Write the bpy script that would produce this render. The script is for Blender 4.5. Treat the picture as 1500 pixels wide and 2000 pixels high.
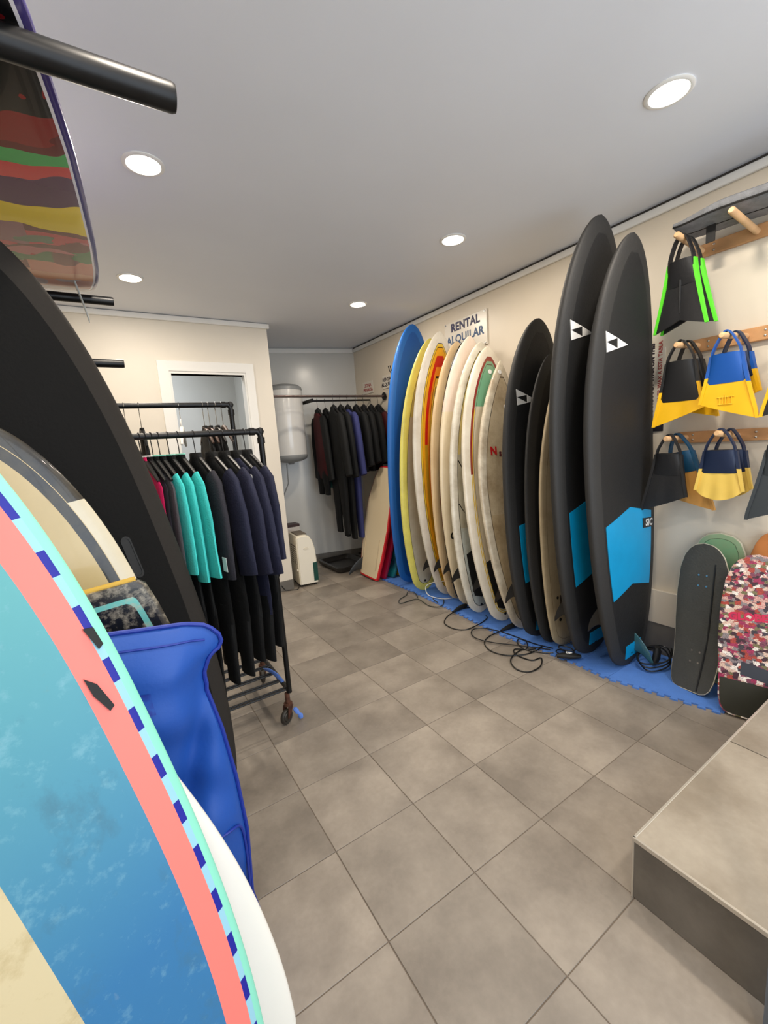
import bpy, math, random
import numpy as np
from mathutils import Vector, Matrix
random.seed(4)
SC = bpy.context.scene
COL = SC.collection
PI = math.pi
for o in list(bpy.data.objects): bpy.data.objects.remove(o)

def lin(c):
    c = c / 255.0
    return c / 12.92 if c <= 0.04045 else ((c + 0.055) / 1.055) ** 2.4
def S(r, g, b): return (lin(r), lin(g), lin(b), 1.0)

# ------------------------------------------------------------ camera
cam = bpy.data.cameras.new('camera'); cam_o = bpy.data.objects.new('camera', cam); COL.objects.link(cam_o)
cam.sensor_fit = 'HORIZONTAL'; cam.sensor_width = 36.0
cam.lens = 833.3 / 1500 * 36.0
cam.clip_start = 0.02
_R = [[0.839138, -0.539545, -0.068835], [-0.142567, -0.09605, -0.985114], [0.524901, 0.83646, -0.157521]]
CX, CY, CZ = -0.5074, -0.9546, 1.4954
cam_o.matrix_world = Matrix(((_R[0][0], -_R[1][0], -_R[2][0], CX), (_R[0][1], -_R[1][1], -_R[2][1], CY),
                             (_R[0][2], -_R[1][2], -_R[2][2], CZ), (0, 0, 0, 1)))
SC.camera = cam_o
# ------------------------------------------------------------ world and lights
w = bpy.data.worlds.new('sky'); SC.world = w; w.use_nodes = True
w.node_tree.nodes['Background'].inputs[0].default_value = (0.75, 0.86, 1.0, 1)
w.node_tree.nodes['Background'].inputs[1].default_value = 1.2
SC.view_settings.view_transform = 'Standard'; SC.view_settings.look = 'None'
SC.view_settings.gamma = 1.0; SC.view_settings.use_curve_mapping = False
SC.view_settings.exposure = 0.34
def area(name, loc, rot, sx, sy, power, col, shape='RECTANGLE', spread=None):
    l = bpy.data.lights.new(name, 'AREA'); l.shape = shape; l.size = sx; l.size_y = sy; l.energy = power; l.color = col
    if spread: l.spread = spread
    o = bpy.data.objects.new(name, l); COL.objects.link(o); o.location = loc; o.rotation_euler = rot
    return o
# daylight entering through the glazed shop front behind the camera
area('shopfront_daylight', (0.75, -2.12, 1.45), (PI / 2 + math.radians(14), 0, 0), 2.7, 2.2, 30, (0.86, 0.93, 1.0))
CEIL = 2.75
LAMPS = [(-0.2, -1.28), (1.5, -1.28), (-0.2, 0.0), (1.5, -0.02), (-0.2, 1.278), (1.54, 1.254), (-0.2, 2.62), (1.578, 2.565)]
LAMP_W = 10.5

# ------------------------------------------------------------ materials
MATS = {}
def nn(nt, t, **kw):
    n = nt.nodes.new(t)
    for k, v in kw.items():
        try: setattr(n, k, v)
        except Exception: pass
    return n
def mat(name, col, rough=0.5, metal=0.0, noise=0.0, nscale=8.0, bump=0.0, bscale=60.0, emit=None, trans=0.0, spec=0.5, coat=0.0, col2=None):
    if name in MATS: return MATS[name]
    m = bpy.data.materials.new(name); m.use_nodes = True; nt = m.node_tree
    b = nt.nodes['Principled BSDF']
    b.inputs['Base Color'].default_value = col; b.inputs['Roughness'].default_value = rough
    b.inputs['Metallic'].default_value = metal; b.inputs['Specular IOR Level'].default_value = spec
    b.inputs['Coat Weight'].default_value = coat
    tc = nn(nt, 'ShaderNodeTexCoord')
    if noise > 0 or col2:
        n = nn(nt, 'ShaderNodeTexNoise'); n.inputs['Scale'].default_value = nscale; n.inputs['Detail'].default_value = 6
        nt.links.new(tc.outputs['Object'], n.inputs['Vector'])
        r = nn(nt, 'ShaderNodeValToRGB')
        c2 = col2 or tuple(max(0, c * (1 - noise)) for c in col[:3]) + (1,)
        c1 = col if col2 else tuple(min(1, c * (1 + noise * .6)) for c in col[:3]) + (1,)
        r.color_ramp.elements[0].position = .35; r.color_ramp.elements[0].color = c2
        r.color_ramp.elements[1].position = .65; r.color_ramp.elements[1].color = c1
        nt.links.new(n.outputs['Fac'], r.inputs['Fac']); nt.links.new(r.outputs['Color'], b.inputs['Base Color'])
    if bump > 0:
        n2 = nn(nt, 'ShaderNodeTexNoise'); n2.inputs['Scale'].default_value = bscale; n2.inputs['Detail'].default_value = 4
        nt.links.new(tc.outputs['Object'], n2.inputs['Vector'])
        bp = nn(nt, 'ShaderNodeBump'); bp.inputs['Strength'].default_value = bump; bp.inputs['Distance'].default_value = .01
        nt.links.new(n2.outputs['Fac'], bp.inputs['Height']); nt.links.new(bp.outputs['Normal'], b.inputs['Normal'])
    if emit:
        b.inputs['Emission Color'].default_value = emit[0]; b.inputs['Emission Strength'].default_value = emit[1]
    if trans: b.inputs['Transmission Weight'].default_value = trans
    MATS[name] = m
    return m

def boardmat(name, base, layers, rough=0.35, dirt=0.0, dirtcol=(0.25, 0.18, 0.1, 1), dscale=4.0, bump=0.0, warp=0.0, coat=0.0, dthr=.5, base2=None, spec_=.5):
    """colours by region of the board: 'i' inset from the outline, 'y' along from the tail, 'x' across, 'z' side"""
    m = bpy.data.materials.new(name); m.use_nodes = True; nt = m.node_tree; L = nt.links
    b = nt.nodes['Principled BSDF']; b.inputs['Roughness'].default_value = rough; b.inputs['Coat Weight'].default_value = coat; b.inputs['Specular IOR Level'].default_value = spec_
    src = {}
    tc = nn(nt, 'ShaderNodeTexCoord')
    wn = None
    if warp:
        wn = nn(nt, 'ShaderNodeTexNoise'); wn.inputs['Scale'].default_value = 3.0; wn.inputs['Detail'].default_value = 2
        L.new(tc.outputs['Object'], wn.inputs['Vector'])
    def get(k):
        if k in src: return src[k]
        if k in 'nm':
            t = nn(nt, 'ShaderNodeTexNoise', noise_dimensions='4D'); t.inputs['Scale'].default_value = 4.5 if k == 'n' else 8.0; t.inputs['W'].default_value = 3.1 if k == 'n' else 9.7
            t.inputs['Detail'].default_value = 2.5; L.new(tc.outputs['Object'], t.inputs['Vector']); src[k] = t.outputs['Fac']; return src[k]
        a = nn(nt, 'ShaderNodeAttribute', attribute_name='b' + k)
        out = a.outputs['Fac']
        if warp and k == 'y':
            mm = nn(nt, 'ShaderNodeMath', operation='SUBTRACT'); L.new(wn.outputs['Fac'], mm.inputs[0]); mm.inputs[1].default_value = .5
            m2 = nn(nt, 'ShaderNodeMath', operation='MULTIPLY_ADD'); L.new(mm.outputs[0], m2.inputs[0]); m2.inputs[1].default_value = warp
            L.new(out, m2.inputs[2]); out = m2.outputs[0]
        src[k] = out; return out

    def const(c):
        n = nn(nt, 'ShaderNodeRGB'); n.outputs[0].default_value = c; return n.outputs[0]
    cur = const(base)
    if base2:
        n = nn(nt, 'ShaderNodeTexNoise'); n.inputs['Scale'].default_value = 5; n.inputs['Detail'].default_value = 8
        L.new(tc.outputs['Object'], n.inputs['Vector'])
        mx = nn(nt, 'ShaderNodeMixRGB'); L.new(n.outputs['Fac'], mx.inputs[0]); mx.inputs[1].default_value = base; mx.inputs[2].default_value = base2; cur = mx.outputs[0]
    for spec, colr in layers:
        mask = None
        for k, v in spec.items():
            if k == 'dash':
                c = nn(nt, 'ShaderNodeMath', operation='WRAP'); L.new(get('y'), c.inputs[0]); c.inputs[1].default_value = v[0]; c.inputs[2].default_value = 0
                d = nn(nt, 'ShaderNodeMath', operation='LESS_THAN'); L.new(c.outputs[0], d.inputs[0]); d.inputs[1].default_value = v[1]; o = d.outputs[0]
            elif k == 'dirt':   # mottled wear: noise scale, threshold, strength, stretch along the board
                mp = nn(nt, 'ShaderNodeMapping'); mp.inputs['Scale'].default_value = (1, v[3], 1); L.new(tc.outputs['Object'], mp.inputs['Vector'])
                t = nn(nt, 'ShaderNodeTexNoise'); t.inputs['Scale'].default_value = v[0]; t.inputs['Detail'].default_value = 9; t.inputs['Roughness'].default_value = .68; L.new(mp.outputs[0], t.inputs['Vector'])
                c = nn(nt, 'ShaderNodeMapRange'); L.new(t.outputs['Fac'], c.inputs[0]); c.inputs[1].default_value = v[1]; c.inputs[2].default_value = v[1] + .14; c.inputs[4].default_value = v[2]; o = c.outputs[0]
            elif k == 'grad':   # smooth gradient along y between two positions
                c = nn(nt, 'ShaderNodeMapRange'); L.new(get('y'), c.inputs[0]); c.inputs[1].default_value = v[0]; c.inputs[2].default_value = v[1]; o = c.outputs[0]
            else:
                c = nn(nt, 'ShaderNodeMath', operation='COMPARE'); L.new(get(k), c.inputs[0])
                c.inputs[1].default_value = (v[0] + v[1]) / 2; c.inputs[2].default_value = (v[1] - v[0]) / 2; o = c.outputs[0]
            if mask is None: mask = o
            else:
                q = nn(nt, 'ShaderNodeMath', operation='MULTIPLY'); L.new(mask, q.inputs[0]); L.new(o, q.inputs[1]); mask = q.outputs[0]
        mx = nn(nt, 'ShaderNodeMixRGB'); L.new(mask, mx.inputs[0]); L.new(cur, mx.inputs[1]); mx.inputs[2].default_value = colr
        cur = mx.outputs[0]
    if dirt:
        n = nn(nt, 'ShaderNodeTexNoise'); n.inputs['Scale'].default_value = dscale; n.inputs['Detail'].default_value = 10; n.inputs['Roughness'].default_value = .7
        L.new(tc.outputs['Object'], n.inputs['Vector'])
        r = nn(nt, 'ShaderNodeMapRange'); L.new(n.outputs['Fac'], r.inputs[0]); r.inputs[1].default_value = dthr - .08; r.inputs[2].default_value = dthr + .2; r.inputs[4].default_value = dirt
        mx = nn(nt, 'ShaderNodeMixRGB'); L.new(r.outputs[0], mx.inputs[0]); L.new(cur, mx.inputs[1]); mx.inputs[2].default_value = dirtcol; cur = mx.outputs[0]
    L.new(cur, b.inputs['Base Color'])
    if bump:
        n2 = nn(nt, 'ShaderNodeTexNoise'); n2.inputs['Scale'].default_value = 90; L.new(tc.outputs['Object'], n2.inputs['Vector'])
        bp = nn(nt, 'ShaderNodeBump'); bp.inputs['Strength'].default_value = bump; bp.inputs['Distance'].default_value = .005
        L.new(n2.outputs['Fac'], bp.inputs['Height']); L.new(bp.outputs['Normal'], b.inputs['Normal'])
    return m

# ------------------------------------------------------------ mesh helpers
class MB:
    def __init__(s): s.v = []; s.f = []
    def add(s, vs, fs):
        n = len(s.v); s.v += [tuple(map(float, p)) for p in vs]; s.f += [tuple(i + n for i in f) for f in fs]; return s
    def box(s, x0, x1, y0, y1, z0, z1, bev=0):
        if bev <= 0:
            return s.add([(x0, y0, z0), (x1, y0, z0), (x1, y1, z0), (x0, y1, z0), (x0, y0, z1), (x1, y0, z1), (x1, y1, z1), (x0, y1, z1)],
                         [(0, 3, 2, 1), (4, 5, 6, 7), (0, 1, 5, 4), (1, 2, 6, 5), (2, 3, 7, 6), (3, 0, 4, 7)])
        b = bev
        def rect(i, z): return [(x0 + i, y0 + i, z), (x1 - i, y0 + i, z), (x1 - i, y1 - i, z), (x0 + i, y1 - i, z)]
        vs = rect(b, z0) + rect(0, z0 + b) + rect(0, z1 - b) + rect(b, z1); fs = [(3, 2, 1, 0), (12, 13, 14, 15)]
        for r in range(3):
            for k in range(4):
                a = r * 4 + k; c = r * 4 + (k + 1) % 4; fs.append((a, c, c + 4, a + 4))
        return s.add(vs, fs)
    def prism(s, poly, z0, z1, axis='z'):
        n = len(poly)
        def P(a, b, z): return {'z': (a, b, z), 'x': (z, a, b), 'y': (a, z, b)}[axis]
        vs = [P(a, b, z0) for a, b in poly] + [P(a, b, z1) for a, b in poly]
        fs = [tuple(range(n - 1, -1, -1)), tuple(range(n, 2 * n))] + [(i, (i + 1) % n, n + (i + 1) % n, n + i) for i in range(n)]
        return s.add(vs, fs)
    def rings(s, rings, cap=True, closed=False):
        n = len(rings[0]); vs = [p for r in rings for p in r]; fs = []; R = len(rings)
        for i in range(R - (0 if closed else 1)):
            for k in range(n):
                a = i * n + k; b = i * n + (k + 1) % n; j = ((i + 1) % R) * n
                fs.append((a, b, j + (k + 1) % n, j + k))
        if cap and not closed: fs.append(tuple(range(n - 1, -1, -1))); fs.append(tuple(range((R - 1) * n, R * n)))
        return s.add(vs, fs)
    def tube(s, pts, r, n=8, closed=False, cap=True):
        P = [Vector(p) for p in pts]; N = len(P); R = []; up = Vector((0, 0, 1)); prev = None
        for i, p in enumerate(P):
            if closed: t = P[(i + 1) % N] - P[i - 1]
            else: t = P[min(i + 1, N - 1)] - P[max(i - 1, 0)]
            t.normalize()
            if prev is None:
                a = t.cross(Vector((0, 0, 1)))
                if a.length < .1: a = t.cross(Vector((0, 1, 0)))
                a.normalize()
            else:
                a = prev - t * prev.dot(t)
                if a.length < 1e-4: a = t.orthogonal()
                a.normalize()
            prev = a; c = t.cross(a); rr = r[i] if isinstance(r, (list, tuple)) else r
            R.append([tuple(p + (a * math.cos(2 * PI * k / n) + c * math.sin(2 * PI * k / n)) * rr) for k in range(n)])
        return s.rings(R, cap, closed)
    def cyl(s, a, b, r, n=16, r2=None):
        return s.tube([a, b], [r, r if r2 is None else r2], n)
    def lathe(s, prof, c=(0, 0, 0), n=24, axis='z'):
        R = []
        for r, h in prof:
            ring = []
            for k in range(n):
                u, v = r * math.cos(2 * PI * k / n), r * math.sin(2 * PI * k / n)
                ring.append({'z': (c[0] + u, c[1] + v, c[2] + h), 'x': (c[0] + h, c[1] + u, c[2] + v), 'y': (c[0] + v, c[1] + h, c[2] + u)}[axis])
            R.append(ring)
        return s.rings(R)
    def loft(s, secs, n=16, cap=True, wave=None):
        """secs: (center, rx, ry) sections; ring lies across the path in the XZ plane, ry along Y"""
        R = []; N = len(secs)
        for i, (c, rx, ry) in enumerate(secs):
            a = Vector(secs[min(i + 1, N - 1)][0]) - Vector(secs[max(i - 1, 0)][0]); a.y = 0; a.normalize()
            px = Vector((-a.z, 0, a.x)); ring = []
            for k in range(n):
                f = 2 * PI * k / n; q = 1 + (wave(i / (N - 1), f) if wave else 0)
                cx = math.copysign(abs(math.cos(f)) ** .8, math.cos(f)); sy = math.copysign(abs(math.sin(f)) ** .8, math.sin(f))
                ring.append(tuple(Vector(c) + px * rx * cx * q + Vector((0, 1, 0)) * ry * sy * q))
            R.append(ring)
        return s.rings(R, cap)
def smoothpts(pts, k=4, closed=False):
    P = [Vector(p) for p in pts]; out = []; N = len(P)
    rng = range(N if closed else N - 1)
    for i in rng:
        p0 = P[(i - 1) % N] if closed or i > 0 else P[i]; p1 = P[i]; p2 = P[(i + 1) % N]; p3 = P[(i + 2) % N] if closed or i + 2 < N else p2
        for j in range(k):
            t = j / k
            out.append(0.5 * ((2 * p1) + (p2 - p0) * t + (2 * p0 - 5 * p1 + 4 * p2 - p3) * t * t + (3 * p1 - p0 - 3 * p2 + p3) * t ** 3))
    if not closed: out.append(P[-1])
    return out
def build(name, mb, m, parent=None, smooth=True, loc=None, rot=None, mesh=None):
    if mesh is None:
        mesh = bpy.data.meshes.new(name); mesh.from_pydata(mb.v, [], mb.f); mesh.update()
        import bmesh
        bm = bmesh.new(); bm.from_mesh(mesh); bmesh.ops.recalc_face_normals(bm, faces=bm.faces); bm.to_mesh(mesh); bm.free()
        if smooth:
            mesh.shade_smooth()
            try: mesh.set_sharp_from_angle(angle=math.radians(42))
            except Exception: pass
        if m: mesh.materials.append(m)
    o = bpy.data.objects.new(name, mesh); COL.objects.link(o)
    if parent: o.parent = parent
    if loc: o.location = loc
    if rot: o.rotation_euler = rot
    return o
def tag(o, label=None, cat=None, group=None, kind=None):
    if label: o['label'] = label
    if cat: o['category'] = cat
    if group: o['group'] = group
    if kind: o['kind'] = kind
    return o
def thing(name, label, cat, loc=(0, 0, 0), rot=(0, 0, 0), group=None, M=None):
    o = bpy.data.objects.new(name, None); COL.objects.link(o); o.location = loc; o.rotation_euler = rot; o.empty_display_size = .05
    if M is not None: o.matrix_world = M
    return tag(o, label, cat, group)
def copy_tree(o, parent=None):
    c = o.copy(); COL.objects.link(c); c.parent = parent
    for ch in o.children: copy_tree(ch, c)
    return c
def struct(name, mb, m, smooth=False): return tag(build(name, mb, m, smooth=smooth), kind='structure')
def text_mesh(body, size, extrude=0.0005, offset=0.0, spacing=1.0, align='CENTER'):
    cu = bpy.data.curves.new('txt', 'FONT'); cu.body = body; cu.size = size; cu.extrude = extrude; cu.offset = offset
    cu.align_x = align; cu.align_y = 'CENTER'; cu.space_character = spacing; cu.resolution_u = 3
    o = bpy.data.objects.new('txt', cu); COL.objects.link(o)
    dg = bpy.context.evaluated_depsgraph_get(); dg.update()
    me = bpy.data.meshes.new_from_object(o.evaluated_get(dg)); bpy.data.objects.remove(o)
    return me
def text_obj(name, body, size, m, parent, M, **kw):
    me = text_mesh(body, size, **kw); me.materials.clear(); me.materials.append(m)
    o = bpy.data.objects.new(name, me); COL.objects.link(o); o.parent = parent
    if parent: o.matrix_parent_inverse = Matrix()
    o.matrix_local = M
    return o
def MXYZ(X, Y, Z, loc):
    return Matrix(((X[0], Y[0], Z[0], loc[0]), (X[1], Y[1], Z[1], loc[1]), (X[2], Y[2], Z[2], loc[2]), (0, 0, 0, 1)))

# shared materials
white_wall = mat('white_wall_paint', S(226, 218, 204), .55, noise=.03, nscale=2, bump=.03, bscale=40)
grey_wall = mat('grey_white_wall_panel', S(208, 207, 202), .22, noise=.03, nscale=2)
ceil_m = mat('pale_ceiling_paint', S(228, 231, 238), .6, noise=.02, nscale=1.5, bump=.03, bscale=25)
trim_w = mat('white_trim', S(235, 233, 228), .4)
dark_line = mat('dark_shadow_gap', S(60, 55, 50), .8)
base_grey = mat('grey_tile_skirting', S(110, 106, 100), .45, noise=.15, nscale=6)
black_metal = mat('black_metal', S(24, 24, 25), .38, .4, noise=.2, nscale=20)
black_plastic = mat('black_plastic', S(18, 18, 19), .4)
rubber = mat('black_rubber', S(20, 20, 20), .6)
chrome = mat('chrome', S(200, 200, 200), .2, 1.0)
leash_m = mat('black_urethane_cord', S(16, 16, 17), .3)

# ------------------------------------------------------------ structure
def tile_mat(name, c1, c2, rough=.42, nz=0.0):
    m = bpy.data.materials.new(name); m.use_nodes = True; nt = m.node_tree; L = nt.links; b = nt.nodes['Principled BSDF']
    g = nn(nt, 'ShaderNodeNewGeometry'); oi = nn(nt, 'ShaderNodeObjectInfo')
    off = nn(nt, 'ShaderNodeVectorMath', operation='ADD'); sc = nn(nt, 'ShaderNodeVectorMath', operation='SCALE')
    cx = nn(nt, 'ShaderNodeCombineXYZ'); L.new(oi.outputs['Random'], cx.inputs[0]); L.new(oi.outputs['Random'], cx.inputs[2]); L.new(cx.outputs[0], sc.inputs[0]); sc.inputs['Scale'].default_value = 37
    L.new(g.outputs['Position'], off.inputs[0]); L.new(sc.outputs[0], off.inputs[1])
    n = nn(nt, 'ShaderNodeTexNoise'); n.inputs['Scale'].default_value = 3.2; n.inputs['Detail'].default_value = 7; n.inputs['Roughness'].default_value = .6; L.new(off.outputs[0], n.inputs['Vector'])
    r = nn(nt, 'ShaderNodeValToRGB'); r.color_ramp.elements[0].position = .36; r.color_ramp.elements[0].color = c2; r.color_ramp.elements[1].position = .66; r.color_ramp.elements[1].color = c1
    L.new(n.outputs['Fac'], r.inputs['Fac'])
    n3 = nn(nt, 'ShaderNodeTexNoise'); n3.inputs['Scale'].default_value = 55; n3.inputs['Detail'].default_value = 5; L.new(off.outputs[0], n3.inputs['Vector'])
    mr0 = nn(nt, 'ShaderNodeMapRange'); L.new(n3.outputs['Fac'], mr0.inputs[0]); mr0.inputs[3].default_value = .9; mr0.inputs[4].default_value = 1.1
    mr = nn(nt, 'ShaderNodeMapRange'); L.new(oi.outputs['Random'], mr.inputs[0]); mr.inputs[3].default_value = .86; mr.inputs[4].default_value = 1.12
    mm = nn(nt, 'ShaderNodeMath', operation='MULTIPLY'); L.new(mr.outputs[0], mm.inputs[0]); L.new(mr0.outputs[0], mm.inputs[1])
    v = nn(nt, 'ShaderNodeVectorMath', operation='SCALE'); L.new(r.outputs['Color'], v.inputs[0]); L.new(mm.outputs[0], v.inputs['Scale'])
    L.new(v.outputs[0], b.inputs['Base Color']); b.inputs['Roughness'].default_value = rough
    mrr = nn(nt, 'ShaderNodeMapRange'); L.new(n.outputs['Fac'], mrr.inputs[0]); mrr.inputs[3].default_value = rough - .08; mrr.inputs[4].default_value = rough + .12; L.new(mrr.outputs[0], b.inputs['Roughness'])
    bp = nn(nt, 'ShaderNodeBump'); bp.inputs['Strength'].default_value = .12; bp.inputs['Distance'].default_value = .004; L.new(n3.outputs['Fac'], bp.inputs['Height']); L.new(bp.outputs['Normal'], b.inputs['Normal'])
    return m
tile_m = tile_mat('stone_look_tile', S(153, 143, 131), S(122, 113, 103))
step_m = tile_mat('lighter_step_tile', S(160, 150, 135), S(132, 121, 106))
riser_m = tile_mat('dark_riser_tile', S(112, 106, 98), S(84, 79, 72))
grout_m = mat('grout', S(112, 100, 88), .9)
TS = 0.36; X0, X1, Y0, Y1 = -1.1, 2.38, -2.2, 4.6
floor = struct('floor', MB().box(X0 - .1, X1 + .1, Y0 - .1, Y1 + .1, -.08, -.0025), grout_m)
full = None
PX, PY, PZ = .712, -.352, .22        # corner and height of the entrance platform
for i in range(-4, 7):
    for j in range(-7, 13):
        a0, a1, b0, b1 = max(i * TS, X0), min((i + 1) * TS, X1), max(j * TS, Y0), min((j + 1) * TS, Y1)
        if a1 - a0 < .02 or b1 - b0 < .02: continue
        if a0 > .7 and b1 < -.34: continue
        g = .0016; cx, cy = (a0 + a1) / 2, (b0 + b1) / 2; hx, hy = (a1 - a0) / 2 - g, (b1 - b0) / 2 - g
        isf = (a1 - a0 > TS - 1e-4 and b1 - b0 > TS - 1e-4)
        mb = MB().box(-hx, hx, -hy, hy, -.012, 0, .0012)
        if isf and full: o = build('floor_tile', None, None, floor, mesh=full)
        else:
            o = build('floor_tile', mb, tile_m, floor, smooth=False)
            if isf: full = o.data
        o.location = (cx, cy, random.uniform(-.0004, .0004))
# walls
struct('wall_right', MB().box(X1, X1 + .1, Y0 - .1, 4.3, -.08, CEIL + .1), mat('warm_white_wall_paint', S(222, 211, 193), .38, noise=.03, nscale=2, bump=.03, bscale=40))
struct('wall_left', MB().box(X0 - .1, X0, Y0 - .1, Y1 + .1, -.08, CEIL + .1), white_wall)
bw = [(2.48, 4.10), (1.0, 4.47), (1.0, 4.57), (2.48, 4.2)]
struct('wall_back', MB().prism(bw, -.08, CEIL + .1), grey_wall)
struct('wall_closet_back', MB().box(X0, 1.0, 4.55, 4.65, -.08, CEIL + .1), grey_wall)
struct('wall_closet_side', MB().box(.92, 1.0, 3.5, 4.6, -.08, CEIL + .1), grey_wall)
pm = MB().box(X0, .06, 3.41, 3.5, -.08, CEIL + .1).box(.74, 1.0, 3.41, 3.5, -.08, CEIL + .1).box(.06, .74, 3.41, 3.5, 2.25, CEIL + .1)
struct('wall_partition', pm, white_wall)
struct('wall_front', MB().box(X0, -.75, Y0 - .1, Y0, -.08, CEIL + .1).box(2.2, X1, Y0 - .1, Y0, -.08, CEIL + .1).box(-.75, 2.2, Y0 - .1, Y0, 2.6, CEIL + .1).box(-.75, 2.2, Y0 - .1, Y0, -.08, .3), white_wall)
wf = MB()
for x in (-.75, .2, 1.2, 2.16): wf.box(x, x + .04, Y0 - .08, Y0 - .03, .3, 2.6)
wf.box(-.71, 2.16, Y0 - .08, Y0 - .03, .3, .34).box(-.71, 2.16, Y0 - .08, Y0 - .03, 2.56, 2.6)
struct('window_1', wf, black_metal)
ceil_o = struct('ceiling', MB().box(X0 - .1, X1 + .1, Y0 - .1, Y1 + .1, CEIL, CEIL + .1), ceil_m)
# trims along the tops of the walls: a strip coloured dark as a shadow gap, and a white moulding
struct('trim_1', MB().box(2.36, X1, Y0, 4.12, 2.69, 2.735, .004), trim_w, True)
struct('trim_2', MB().box(2.372, X1, Y0, 4.12, 2.735, CEIL), dark_line)
struct('trim_3', MB().box(X0, 1.02, 3.385, 3.41, 2.70, 2.745, .004), trim_w, True)
def alongback(x0, x1, off, z0, z1, th):
    d = Vector((-1.48, .37, 0)).normalized(); n = Vector((-d.y, d.x, 0)) * -1
    if n.y > 0: n = -n
    A = Vector((2.38, 4.125, 0)); t0 = (2.38 - x1) / 1.48; t1 = (2.38 - x0) / 1.48
    a = A + Vector((-1.48, .37, 0)) * t0 + n * off; b = A + Vector((-1.48, .37, 0)) * t1 + n * off
    return MB().prism([(a.x, a.y), (b.x, b.y), ((b + n * th).x, (b + n * th).y), ((a + n * th).x, (a + n * th).y)], z0, z1)
struct('trim_4', alongback(1.0, 2.36, 0, 2.69, 2.735, .02), trim_w)
# lower right wall: pale ledge panel above a dark tiled skirting
struct('trim_5', MB().box(2.355, X1, -2.2, 4.1, .213, .44, .004), mat('pale_ledge_panel', S(214, 203, 186), .5), True)
struct('baseboard_right', MB().box(2.362, X1, -2.2, 4.1, 0.002, .212), base_grey)
struct('baseboard_back', alongback(1.0, 2.36, 0, 0.002, .09, .012), base_grey)
struct('baseboard_partition', MB().box(X0, -.02, 3.398, 3.41, .002, .11).box(.82, 1.0, 3.398, 3.41, .002, .11), base_grey)
# door opening casing
cs = MB().box(-.03, .06, 3.392, 3.41, 0.002, 2.36, .003).box(.74, .82, 3.392, 3.41, .002, 2.36, .003).box(.06, .74, 3.392, 3.41, 2.27, 2.36, .003)
cs.box(.06, .075, 3.40, 3.52, .002, 2.27).box(.725, .74, 3.40, 3.52, .002, 2.27).box(.075, .725, 3.40, 3.52, 2.25, 2.27)
struct('door_1', cs, trim_w, True)
struct('baseboard_closet', MB().box(X0, .92, 4.53, 4.55, .002, 1.3), mat('pale_blue_panel', S(190, 196, 202), .4))
# entrance platform (step) clad in big tiles with metal edge trims
plat = struct('floor_platform', MB().box(PX + .012, X1, Y0, PY - .012, -.002, PZ - .012), grout_m)
for a in range(0, 3):
    for b in range(0, 3):
        a0 = PX + .72 * a; a1 = min(a0 + .72, X1); b1 = PY - .72 * b; b0 = max(b1 - .72, Y0)
        if a1 - a0 < .05: continue
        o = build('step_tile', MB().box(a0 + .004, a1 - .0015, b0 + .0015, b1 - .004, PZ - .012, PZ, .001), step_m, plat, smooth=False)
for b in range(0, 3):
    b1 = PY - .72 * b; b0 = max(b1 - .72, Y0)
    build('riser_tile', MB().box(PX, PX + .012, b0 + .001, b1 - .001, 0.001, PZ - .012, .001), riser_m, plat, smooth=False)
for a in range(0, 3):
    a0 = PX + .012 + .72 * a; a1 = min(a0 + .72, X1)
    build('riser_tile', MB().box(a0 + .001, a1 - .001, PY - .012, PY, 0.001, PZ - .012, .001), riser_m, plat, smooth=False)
alu = mat('brushed_edge_trim', S(205, 198, 186), .35, .6)
et = MB().box(PX - .002, PX + .006, Y0, PY + .002, PZ - .014, PZ + .001, .001).box(PX, X1, PY - .006, PY + .002, PZ - .014, PZ + .001, .001).box(PX - .002, PX + .004, PY - .004, PY + .002, .001, PZ - .012)
build('edge_trim', et, alu, plat)
area('closet_fill', (-.2, 4.0, CEIL - .02), (0, 0, 0), .3, .3, 9, (.85, .92, 1.0))  # added cool fill without a fitting, brightens the closet behind the door opening
# recessed round ceiling lamps
lamp_em = mat('lamp_diffuser', (1, 1, 1, 1), .5, emit=((1.0, .93, .80, 1), 9.0))
first = None; names = ['round ceiling lamp over the entrance step, behind the camera side', '', '', '', '', '', '', '']
LL = {2: 'round recessed ceiling lamp above the left board rack, nearest on the left', 3: 'largest round recessed ceiling lamp, at the upper right near the swim fins',
      4: 'round recessed ceiling lamp left of centre, just right of the thick black rack arm', 5: 'round recessed ceiling lamp in front of the tallest black boards',
      6: 'round recessed ceiling lamp close to the white partition wall at far left', 7: 'smallest round recessed ceiling lamp, near the back corner',
      0: 'round recessed ceiling lamp behind the camera, left', 1: 'round recessed ceiling lamp behind the camera, above the entrance step'}
for i, (x, y) in enumerate(LAMPS):
    if first is None:
        t = thing('ceiling_lamp', LL[i], 'lamp', (x, y, CEIL), group='recessed ceiling lamps')
        build('lamp_rim', MB().lathe([(.066, 0), (.083, 0), (.084, -.004), (.078, -.008), (.068, -.007), (.066, 0)], n=32), trim_w, t)
        build('lamp_diffuser', MB().lathe([(.001, -.004), (.067, -.004), (.067, -.001), (.001, -.001)], n=32), lamp_em, t)
        first = t
    else:
        t = copy_tree(first); t.location = (x, y, CEIL); t['label'] = LL[i]
    a = area('lamp_light', (x, y, CEIL - .012), (0, 0, 0), .14, .14, LAMP_W, (1.0, .89, .75), 'DISK')

# grey metal upright at the foot of the entrance step, cut by the right edge of the picture
struct('trim_6', MB().box(.625, .66, -.74, -.705, .001, CEIL - .001, .002), mat('grey_metal_upright', S(96, 104, 114), .4, .3), True)

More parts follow.
